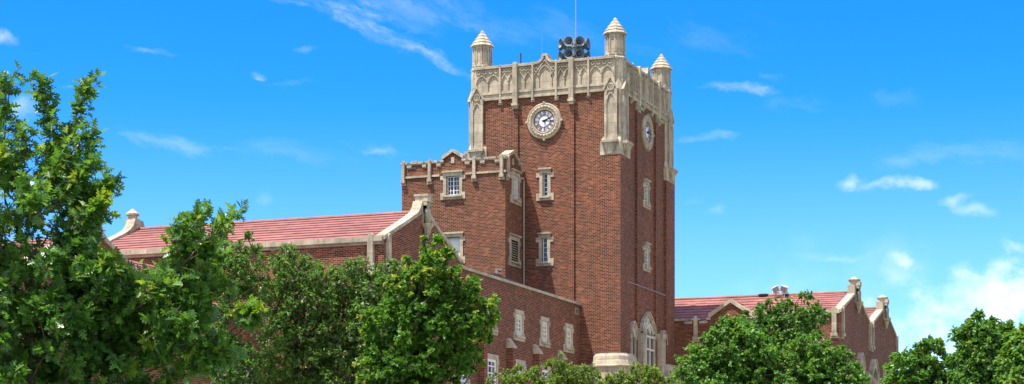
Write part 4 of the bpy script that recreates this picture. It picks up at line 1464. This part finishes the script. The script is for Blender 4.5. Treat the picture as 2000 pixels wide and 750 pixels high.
M['oak_leaf'] = mat_leaf('oak_leaf', [(0.0, (0.058, 0.150, 0.038)), (0.5, (0.095, 0.228, 0.046)), (1.0, (0.17, 0.325, 0.056))], trans=0.48, rough=0.36, spec=0.5)
M['oak_new'] = mat_leaf('oak_new_growth', [(0.0, (0.132, 0.240, 0.022)), (1.0, (0.264, 0.360, 0.036))], trans=0.48, rough=0.45, spec=0.35)
M['pear_leaf'] = mat_leaf('pear_leaf', [(0.0, (0.062, 0.155, 0.030)), (0.6, (0.115, 0.255, 0.046)), (1.0, (0.185, 0.335, 0.076))], trans=0.52)
M['pear_new'] = mat_leaf('pear_brown_leaf', [(0.0, (0.108, 0.072, 0.036)), (1.0, (0.156, 0.168, 0.060))], trans=0.48)
M['maple_leaf'] = mat_leaf('maple_leaf', [(0.0, (0.047, 0.142, 0.019)), (0.5, (0.089, 0.226, 0.027)), (1.0, (0.158, 0.315, 0.038))], trans=0.48)
M['maple_new'] = mat_leaf('maple_new_growth', [(0.0, (0.216, 0.300, 0.036)), (1.0, (0.396, 0.432, 0.108))], trans=0.48)
M['locust_leaf'] = mat_leaf('locust_leaf', [(0.0, (0.101, 0.193, 0.029)), (1.0, (0.211, 0.330, 0.054))], trans=0.48)
M['locust_new'] = mat_leaf('locust_new_growth', [(0.0, (0.156, 0.240, 0.036)), (1.0, (0.228, 0.300, 0.072))], trans=0.48)
M['elm_leaf'] = mat_leaf('elm_leaf', [(0.0, (0.064, 0.181, 0.034)), (0.5, (0.109, 0.267, 0.044)), (1.0, (0.186, 0.373, 0.060))], trans=0.48)
M['elm_dark'] = mat_leaf('elm_dark_leaf', [(0.0, (0.048, 0.144, 0.029)), (0.5, (0.083, 0.213, 0.039)), (1.0, (0.144, 0.305, 0.053))], trans=0.48)
M['elm_new'] = mat_leaf('elm_new_growth', [(0.0, (0.114, 0.216, 0.030)), (1.0, (0.180, 0.264, 0.060))], trans=0.48)

# --- the oak that fills the left foreground
tree('oak_tree', 'large dark green oak with pointed lobed leaves at the far left foreground', 'tree', None, 24.0,
     [(-160, 300), (-60, 300), (0, 340), (45, 385), (90, 420), (130, 445), (155, 480), (165, 520), (195, 565), (260, 595), (330, 560), (370, 520), (400, 505), (412, 530),
      (415, 575), (380, 610), (405, 650), (388, 700), (360, 750), (355, 850), (200, 930), (-160, 930)],
     60, ('oak_leaf', 'oak_new', 'twig'), 'oak', 0.145, 185, 20, 7, rpx=(18, 38), dmax=100, seed=5, trunk_r=0.2, new=0.07, droop=0.12, depth=1.0, twig_r=0.006, spread=1.12, up=0.6,
     holes=((215, 575, 20), (150, 560, 16), (250, 620, 14), (110, 600, 12)),
     sprays=((20, 360, 25, 15, 4, 85, 0), (100, 420, 25, 15, 4, 85, 8), (150, 470, 15, 12, 3, 55, 40), (215, 600, 40, 15, 5, 50, 10), (175, 530, 25, 15, 5, 50, 20), (235, 560, 25, 10, 4, 45, 10), (360, 530, 30, 20, 5, 60, 25), (395, 600, 20, 35, 5, 45, 70), (300, 595, 30, 18, 4, 45, 10), (200, 680, 110, 40, 16, 60, 20), (80, 600, 70, 60, 12, 60, 20), (330, 690, 40, 35, 8, 50, 45)),
     shoots=(((92, 420, 0), (105, 330, 0), (122, 270, 0.05), (150, 215, 0.1), (173, 164, 0.1)), ((112, 330, 0), (104, 265, 0), (97, 212, -0.05), (84, 164, -0.05)), ((0, 360, 0), (6, 250, 0.1), (17, 152, 0.1)), ((-25, 330, 0.3), (-20, 240, 0.3), (-6, 165, 0.2)),
             ((100, 400, -0.2), (112, 350, -0.2), (150, 300, -0.2), (186, 272, -0.2)), ((30, 380, -0.2), (45, 320, -0.2), (55, 270, -0.2)),
             ((110, 440, 0.2), (160, 400, 0.2), (212, 355, 0.25)), ((110, 420, -0.3), (150, 370, -0.3), (190, 330, -0.3)), ((60, 420, 0.2), (70, 350, 0.2), (92, 300, 0.2)),
             ((330, 560, -0.2), (395, 485, -0.2), (470, 424, -0.25)), ((310, 560, 0), (350, 490, 0), (394, 418, 0.05)), ((340, 550, 0.1), (390, 490, 0.1), (436, 430, 0.1)),
             ((260, 620, -0.4), (350, 570, -0.5), (442, 502, -0.5)), ((350, 620, -0.2), (400, 585, -0.2), (438, 560, -0.2))))

PEARS = 'slim brownish green trees in front of the gabled range'
tree('pear_tree', 'slim tree with a thin dark trunk just right of the big oak', 'tree', PEARS, 58.0,
     [(425, 520), (440, 480), (470, 465), (490, 450), (505, 470), (520, 500), (515, 540), (528, 580), (520, 640), (500, 620), (470, 650), (510, 690), (520, 760), (500, 850), (400, 850), (400, 700), (410, 600)],
     424, ('pear_leaf', 'pear_new'), 'oval', 0.11, 115, 38, 11, rpx=(13, 26), dmax=60, seed=21, trunk_r=0.13, new=0.05, droop=0.3, holes=((470, 600, 26), (452, 640, 18), (440, 700, 22), (472, 720, 18)))
tree('pear_tree', 'dense brownish green tree with peaked top below the long red roof', 'tree', PEARS, 60.0,
     [(505, 560), (525, 500), (545, 490), (560, 462), (575, 485), (600, 500), (620, 500), (650, 545), (665, 620), (690, 700), (690, 850), (480, 850), (490, 740), (478, 690), (520, 640)],
     572, ('pear_leaf', 'pear_new'), 'oval', 0.112, 200, 42, 11, rpx=(15, 30), dmax=80, seed=22, trunk_r=0.17, new=0.05, droop=0.3)
tree('pear_tree', 'dark tree with broad rounded top below the gable corner shafts', 'tree', PEARS, 61.0,
     [(618, 560), (640, 520), (670, 512), (690, 494), (715, 505), (735, 520), (760, 500), (790, 505), (810, 560), (800, 700), (800, 850), (630, 850), (640, 700)],
     705, ('pear_leaf', 'pear_new'), 'oval', 0.112, 180, 42, 11, rpx=(15, 29), dmax=80, seed=23, trunk_r=0.17, new=0.04, droop=0.3)
tree('maple_tree', 'bright yellow-green maple standing in front of the gable wall', 'tree', None, 50.0,
     [(845, 452), (868, 470), (892, 500), (900, 530), (925, 540), (950, 565), (982, 590), (975, 625), (965, 660), (938, 680), (950, 715), (900, 740), (890, 850), (700, 850), (692, 720), (712, 660), (695, 615), (740, 600), (750, 560), (765, 520), (800, 500), (815, 470)],
     812, ('maple_leaf', 'maple_new'), 'maple', 0.105, 230, 44, 12, rpx=(11, 25), dmax=95, seed=31, trunk_r=0.19, new=0.11, droop=0.2)
LOC = 'fine leaved treetops along the bottom edge'
tree('locust_tree', 'feathery light green treetop below the low range windows', 'tree', LOC, 66.0,
     [(930, 760), (975, 722), (1010, 712), (1045, 718), (1085, 696), (1098, 688), (1112, 702), (1150, 716), (1165, 728), (1170, 860), (930, 860)],
     1050, ('locust_leaf', 'locust_new'), 'oval', 0.10, 150, 46, 13, rpx=(9, 20), dmax=50, seed=41, trunk_r=0.12, new=0.14, droop=0.2)
tree('locust_tree', 'feathery light green treetop at the foot of the tower', 'tree', LOC, 67.0,
     [(1140, 745), (1165, 722), (1185, 728), (1215, 722), (1240, 712), (1262, 706), (1290, 722), (1310, 738), (1330, 760), (1330, 860), (1140, 860)],
     1235, ('locust_leaf', 'locust_new'), 'oval', 0.10, 125, 46, 13, rpx=(8, 18), dmax=45, seed=42, trunk_r=0.12, new=0.12, droop=0.2)
ELM = 'round green trees in front of the twin gable range'
tree('elm_tree', 'dark green tree with tall crown behind a lighter round tree', 'tree', ELM, 84.0,
     [(1420, 640), (1450, 612), (1478, 598), (1490, 578), (1505, 590), (1530, 582), (1555, 586), (1562, 570), (1580, 574), (1592, 590), (1618, 600), (1620, 625), (1604, 640), (1612, 668), (1610, 740), (1600, 850), (1420, 850)],
     1520, ('elm_dark', 'elm_new'), 'round', 0.125, 175, 44, 12, rpx=(11, 23), dmax=85, seed=51, trunk_r=0.2, new=0.04, droop=0.25)
tree('elm_tree', 'broad round light green tree at the right of the tower', 'tree', ELM, 74.0,
     [(1315, 720), (1325, 695), (1350, 672), (1385, 640), (1420, 616), (1450, 630), (1480, 640), (1500, 668), (1530, 690), (1545, 740), (1540, 850), (1300, 850), (1305, 750)],
     1420, ('elm_leaf', 'elm_new'), 'round', 0.125, 200, 44, 12, rpx=(12, 24), dmax=85, seed=52, trunk_r=0.2, new=0.08, droop=0.25)
tree('elm_tree', 'low round light green tree below the twin gables', 'tree', ELM, 73.0,
     [(1508, 720), (1520, 690), (1545, 665), (1570, 655), (1595, 652), (1625, 672), (1655, 680), (1672, 700), (1690, 725), (1700, 760), (1695, 850), (1500, 850)],
     1600, ('elm_leaf', 'elm_new'), 'round', 0.125, 165, 44, 12, rpx=(11, 23), dmax=80, seed=53, trunk_r=0.18, new=0.08, droop=0.25)
FAR = 'trees at the right edge against the clouds'
tree('elm_tree', 'loose airy tree with gaps of sky right of the twin gables', 'tree', FAR, 60.0,
     [(1722, 750), (1738, 700), (1755, 685), (1775, 700), (1792, 668), (1812, 658), (1838, 665), (1848, 690), (1862, 705), (1880, 740), (1880, 850), (1715, 850)],
     1800, ('elm_leaf', 'elm_new'), 'round', 0.135, 120, 36, 10, rpx=(9, 20), dmax=55, seed=61, trunk_r=0.13, new=0.08, holes=((1765, 700, 10), (1852, 690, 12)))
tree('elm_tree', 'full dark green tree with highest crown at the right edge', 'tree', FAR, 58.0,
     [(1862, 700), (1872, 668), (1866, 640), (1890, 628), (1905, 606), (1922, 622), (1945, 630), (1970, 630), (1985, 650), (1995, 700), (1990, 850), (1850, 850)],
     1925, ('elm_dark', 'elm_new'), 'round', 0.135, 180, 42, 11, rpx=(11, 23), dmax=70, seed=62, trunk_r=0.17, new=0.05)
tree('elm_tree', 'yellowish green tree cut off by the right picture edge', 'tree', FAR, 54.0,
     [(1952, 690), (1965, 655), (1985, 640), (2010, 632), (2060, 625), (2110, 660), (2120, 850), (1945, 850)],
     2040, ('elm_leaf', 'elm_new'), 'round', 0.13, 160, 42, 11, rpx=(11, 23), dmax=70, seed=63, trunk_r=0.17, new=0.14)

# ------------------------------------------------------------------ SKY, SUN, CAMERA
SUN_EL, SUN_AZ = math.radians(69), math.radians(39)      # azimuth to the left of the front-wall normal
sun_dir = Vector((-math.sin(SUN_AZ) * math.cos(SUN_EL), -math.cos(SUN_AZ) * math.cos(SUN_EL), math.sin(SUN_EL)))
ld = bpy.data.lights.new('sun', 'SUN')
ld.energy = 5.0
ld.angle = math.radians(0.53)
ld.color = (1.0, 0.94, 0.82)
lo = bpy.data.objects.new('sun', ld)
COL.objects.link(lo)
lo.rotation_euler = sun_dir.to_track_quat('Z', 'Y').to_euler()

wd = bpy.data.worlds.new('World')
scene.world = wd
wd.use_nodes = True
nt = wd.node_tree
nt.nodes.clear()
out = nt.nodes.new('ShaderNodeOutputWorld')
bg = nt.nodes.new('ShaderNodeBackground')
L(nt, bg.outputs[0], out.inputs[0])
sky = nt.nodes.new('ShaderNodeTexSky')
sky.sky_type = 'NISHITA'
sky.sun_disc = False
sky.sun_elevation = SUN_EL
sky.sun_rotation = math.atan2(sun_dir.x, sun_dir.y)
sky.altitude = 400
sky.air_density = 1.0
sky.dust_density = 0.25
sky.ozone_density = 3.0
bg.inputs['Strength'].default_value = SKY_STRENGTH if 'SKY_STRENGTH' in globals() else 0.15
tc = N(nt, 'ShaderNodeTexCoord')
hsv = N(nt, 'ShaderNodeHueSaturation', inp={'Hue': 0.5, 'Saturation': 1.45, 'Value': 1.0})
L(nt, sky.outputs[0], hsv.inputs['Color'])
# direction -> compass plane in front of the building (p sideways, q upwards)
sep = N(nt, 'ShaderNodeSeparateXYZ')
rotm = N(nt, 'ShaderNodeMapping', vector_type='POINT', inp={'Rotation': (0, 0, -YAW)})
L(nt, tc.outputs['Generated'], rotm.inputs[0])
L(nt, rotm.outputs[0], sep.inputs[0])
ymax = N(nt, 'ShaderNodeMath', operation='MAXIMUM', inp={1: 0.05})
L(nt, sep.outputs[1], ymax.inputs[0])
pd = N(nt, 'ShaderNodeMath', operation='DIVIDE'); L(nt, sep.outputs[0], pd.inputs[0]); L(nt, ymax.outputs[0], pd.inputs[1])
qd = N(nt, 'ShaderNodeMath', operation='DIVIDE'); L(nt, sep.outputs[2], qd.inputs[0]); L(nt, ymax.outputs[0], qd.inputs[1])
pq = N(nt, 'ShaderNodeCombineXYZ'); L(nt, pd.outputs[0], pq.inputs[0]); L(nt, qd.outputs[0], pq.inputs[1])

# cloud turbulence
warp = N(nt, 'ShaderNodeTexNoise', inp={'Scale': 26.0, 'Detail': 6, 'Roughness': 0.6})
L(nt, pq.outputs[0], warp.inputs['Vector'])
wsub = N(nt, 'ShaderNodeVectorMath', operation='SUBTRACT', inp={1: (0.5, 0.5, 0.5)})
L(nt, warp.outputs['Color'], wsub.inputs[0])
wsc = N(nt, 'ShaderNodeVectorMath', operation='SCALE', inp={'Scale': 0.018})
L(nt, wsub.outputs[0], wsc.inputs[0])
pqw = N(nt, 'ShaderNodeVectorMath', operation='ADD')
L(nt, pq.outputs[0], pqw.inputs[0]); L(nt, wsc.outputs[0], pqw.inputs[1])
def cloud_noise(scale, stretch, tilt, rough):
    mp = N(nt, 'ShaderNodeMapping', vector_type='TEXTURE', inp={'Rotation': (0, 0, math.radians(tilt)), 'Scale': (stretch, 1, 1)})
    L(nt, pqw.outputs[0], mp.inputs[0])
    n_ = N(nt, 'ShaderNodeTexNoise', inp={'Scale': scale, 'Detail': 9, 'Roughness': rough})
    L(nt, mp.outputs[0], n_.inputs['Vector'])
    c_ = N(nt, 'ShaderNodeMath', operation='SUBTRACT', inp={1: 0.5})
    L(nt, n_.outputs[0], c_.inputs[0])
    return c_.outputs[0]
NZ = {'w': cloud_noise(75, 4.0, -22, 0.66), 'h': cloud_noise(90, 4.0, -3, 0.66), 'c': cloud_noise(48, 1.3, 0, 0.60)}
# cx, cy, half-length, half-height (photo-pixel scale), tilt deg, strength, noise share
CLOUDS = [(650, 12, 90, 24, -18, 0.40, 'w'), (730, 52, 120, 20, -26, 0.50, 'w'), (800, 92, 80, 11, -30, 0.34, 'w'), (865, 122, 60, 8, -28, 0.16, 'w'), (800, 20, 140, 50, -20, 0.16, 'w'), (1000, 50, 200, 40, -15, 0.10, 'w'), (560, 4, 60, 8, -8, 0.16, 'w'),
          (6, 71, 26, 12, 0, 0.5, 'c'), (40, 214, 50, 26, -10, 0.45, 'c'), (282, 100, 42, 8, -3, 0.30, 'h'), (603, 103, 22, 8, 10, 0.28, 'h'), (503, 152, 18, 8, -20, 0.40, 'h'), (565, 162, 52, 10, -2, 0.25, 'h'),
          (300, 272, 100, 14, -14, 0.24, 'w'), (410, 296, 80, 9, -6, 0.18, 'h'), (730, 291, 62, 11, -2, 0.40, 'h'), (560, 304, 180, 22, -2, 0.10, 'h'), (130, 172, 30, 6, 0, 0.25, 'h'),
          (1445, 171, 60, 12, -4, 0.40, 'h'), (1495, 147, 40, 9, -10, 0.20, 'h'), (1380, 270, 66, 9, 0, 0.28, 'h'), (1740, 190, 70, 24, 0, 0.10, 'c'), (1560, 205, 70, 16, 0, 0.10, 'h'), (1345, 80, 120, 40, 0, 0.08, 'w'),
          (1700, 360, 40, 16, -10, 0.55, 'c'), (1755, 358, 62, 18, -4, 0.62, 'c'), (1805, 362, 40, 12, 6, 0.5, 'c'), (1655, 350, 20, 20, 40, 0.55, 'c'), (1862, 392, 34, 11, 12, 0.5, 'c'), (1895, 416, 36, 16, -14, 0.42, 'c'), (1760, 318, 80, 16, 12, 0.16, 'w'), (1900, 300, 140, 30, 0, 0.12, 'h'),
          (1650, 504, 70, 9, 0, 0.25, 'h'), (1758, 511, 17, 13, 0, 0.65, 'c'), (1742, 545, 46, 26, 30, 0.40, 'c'), (1980, 488, 30, 12, 0, 0.4, 'c'),
          (1955, 525, 44, 34, 10, 0.95, 'c'), (1882, 530, 36, 22, 0, 0.75, 'c'), (1905, 590, 130, 60, 0, 0.75, 'c'), (1790, 625, 120, 60, 8, 0.72, 'c'), (1995, 570, 70, 70, 0, 0.85, 'c'), (1850, 690, 260, 90, 0, 0.75, 'c'), (1990, 680, 140, 100, 0, 0.7, 'c'),
          (1350, 385, 34, 9, 0, 0.14, 'h'), (1400, 408, 22, 9, 0, 0.18, 'h'), (510, 388, 20, 16, 0, 0.12, 'c'), (1700, 560, 260, 90, 0, 0.14, 'c')]
AMP = {'w': 4.2, 'h': 3.8, 'c': 3.0}
acc = None
for (cx, cy, hl, hh, tilt, k, kind) in CLOUDS:
    mp = N(nt, 'ShaderNodeMapping', vector_type='TEXTURE', inp={'Location': ((cx - 1000) / FPX, (HY - cy) / FPX, 0), 'Rotation': (0, 0, math.radians(tilt)), 'Scale': (hl * 1.2 / FPX, hh * 1.2 / FPX, 1)})
    L(nt, pqw.outputs[0], mp.inputs[0])
    ln = N(nt, 'ShaderNodeVectorMath', operation='LENGTH'); L(nt, mp.outputs[0], ln.inputs[0])
    na = N(nt, 'ShaderNodeMath', operation='MULTIPLY_ADD', inp={1: -AMP[kind]})
    L(nt, NZ[kind], na.inputs[0]); L(nt, ln.outputs[1], na.inputs[2])
    mr = N(nt, 'ShaderNodeMapRange', interpolation_type='SMOOTHSTEP', inp={1: 1.0, 2: -0.5 if kind == 'c' else -0.7, 3: 0.0, 4: k * (0.78 if kind == 'c' else 0.78)})
    L(nt, na.outputs[0], mr.inputs[0])
    if acc is None:
        acc = mr.outputs[0]
    else:
        a1 = N(nt, 'ShaderNodeMath', operation='SUBTRACT', inp={0: 1.0}); L(nt, acc, a1.inputs[1])
        mm = N(nt, 'ShaderNodeMath', operation='MULTIPLY'); L(nt, a1.outputs[0], mm.inputs[0]); L(nt, mr.outputs[0], mm.inputs[1])
        ad = N(nt, 'ShaderNodeMath', operation='ADD'); L(nt, acc, ad.inputs[0]); L(nt, mm.outputs[0], ad.inputs[1])
        acc = ad.outputs[0]
cl = N(nt, 'ShaderNodeClamp'); L(nt, acc, cl.inputs[0])
skyc = mixc(nt, hsv.outputs[0], (0.215, 0.60, 0.93), 1.0, 'MULTIPLY')
# paler air low down
hz = N(nt, 'ShaderNodeMapRange', interpolation_type='SMOOTHSTEP', inp={1: 0.22, 2: 0.03, 3: 0.0, 4: 0.40})
L(nt, sep.outputs[2], hz.inputs[0])
skyc = mixc(nt, skyc, (3.3, 4.3, 4.9), hz.outputs[0])
# unseen bright cloud cover added as neutral fill light, behind and above the viewer
bn = N(nt, 'ShaderNodeTexNoise', inp={'Scale': 2.6, 'Detail': 7, 'Roughness': 0.55})
L(nt, tc.outputs['Generated'], bn.inputs['Vector'])
br_ = N(nt, 'ShaderNodeMapRange', interpolation_type='SMOOTHSTEP', inp={1: 0.40, 2: 0.60, 3: 0.0, 4: 1.0})
L(nt, bn.outputs[0], br_.inputs[0])
bk = N(nt, 'ShaderNodeMapRange', interpolation_type='SMOOTHSTEP', inp={1: 0.88, 2: 0.45, 3: 0.0, 4: 1.0})
L(nt, sep.outputs[1], bk.inputs[0])
bm_ = N(nt, 'ShaderNodeMath', operation='MULTIPLY'); L(nt, br_.outputs[0], bm_.inputs[0]); L(nt, bk.outputs[0], bm_.inputs[1])
skyb = mixc(nt, skyc, (5.4, 5.2, 5.0), bm_.outputs[0])
col = mixc(nt, skyb, (4.3, 4.65, 5.0), cl.outputs[0])
L(nt, col, bg.inputs['Color'])

cd = bpy.data.cameras.new('camera')
cam = bpy.data.objects.new('camera', cd)
COL.objects.link(cam)
cam.location = (0, 0, EYE)
cam.rotation_euler = (math.radians(90), 0, YAW)
cd.sensor_fit = 'HORIZONTAL'
cd.sensor_width = 36
cd.lens = FPX / 2000 * 36
cd.shift_y = (HY - 375) / 2000
cd.clip_start = 0.5
cd.clip_end = 6000
scene.camera = cam
vs = scene.view_settings
vs.view_transform = 'Standard'
vs.look = 'None'
vs.exposure = 0.95
vs.gamma = 1.0
vs.use_curve_mapping = False
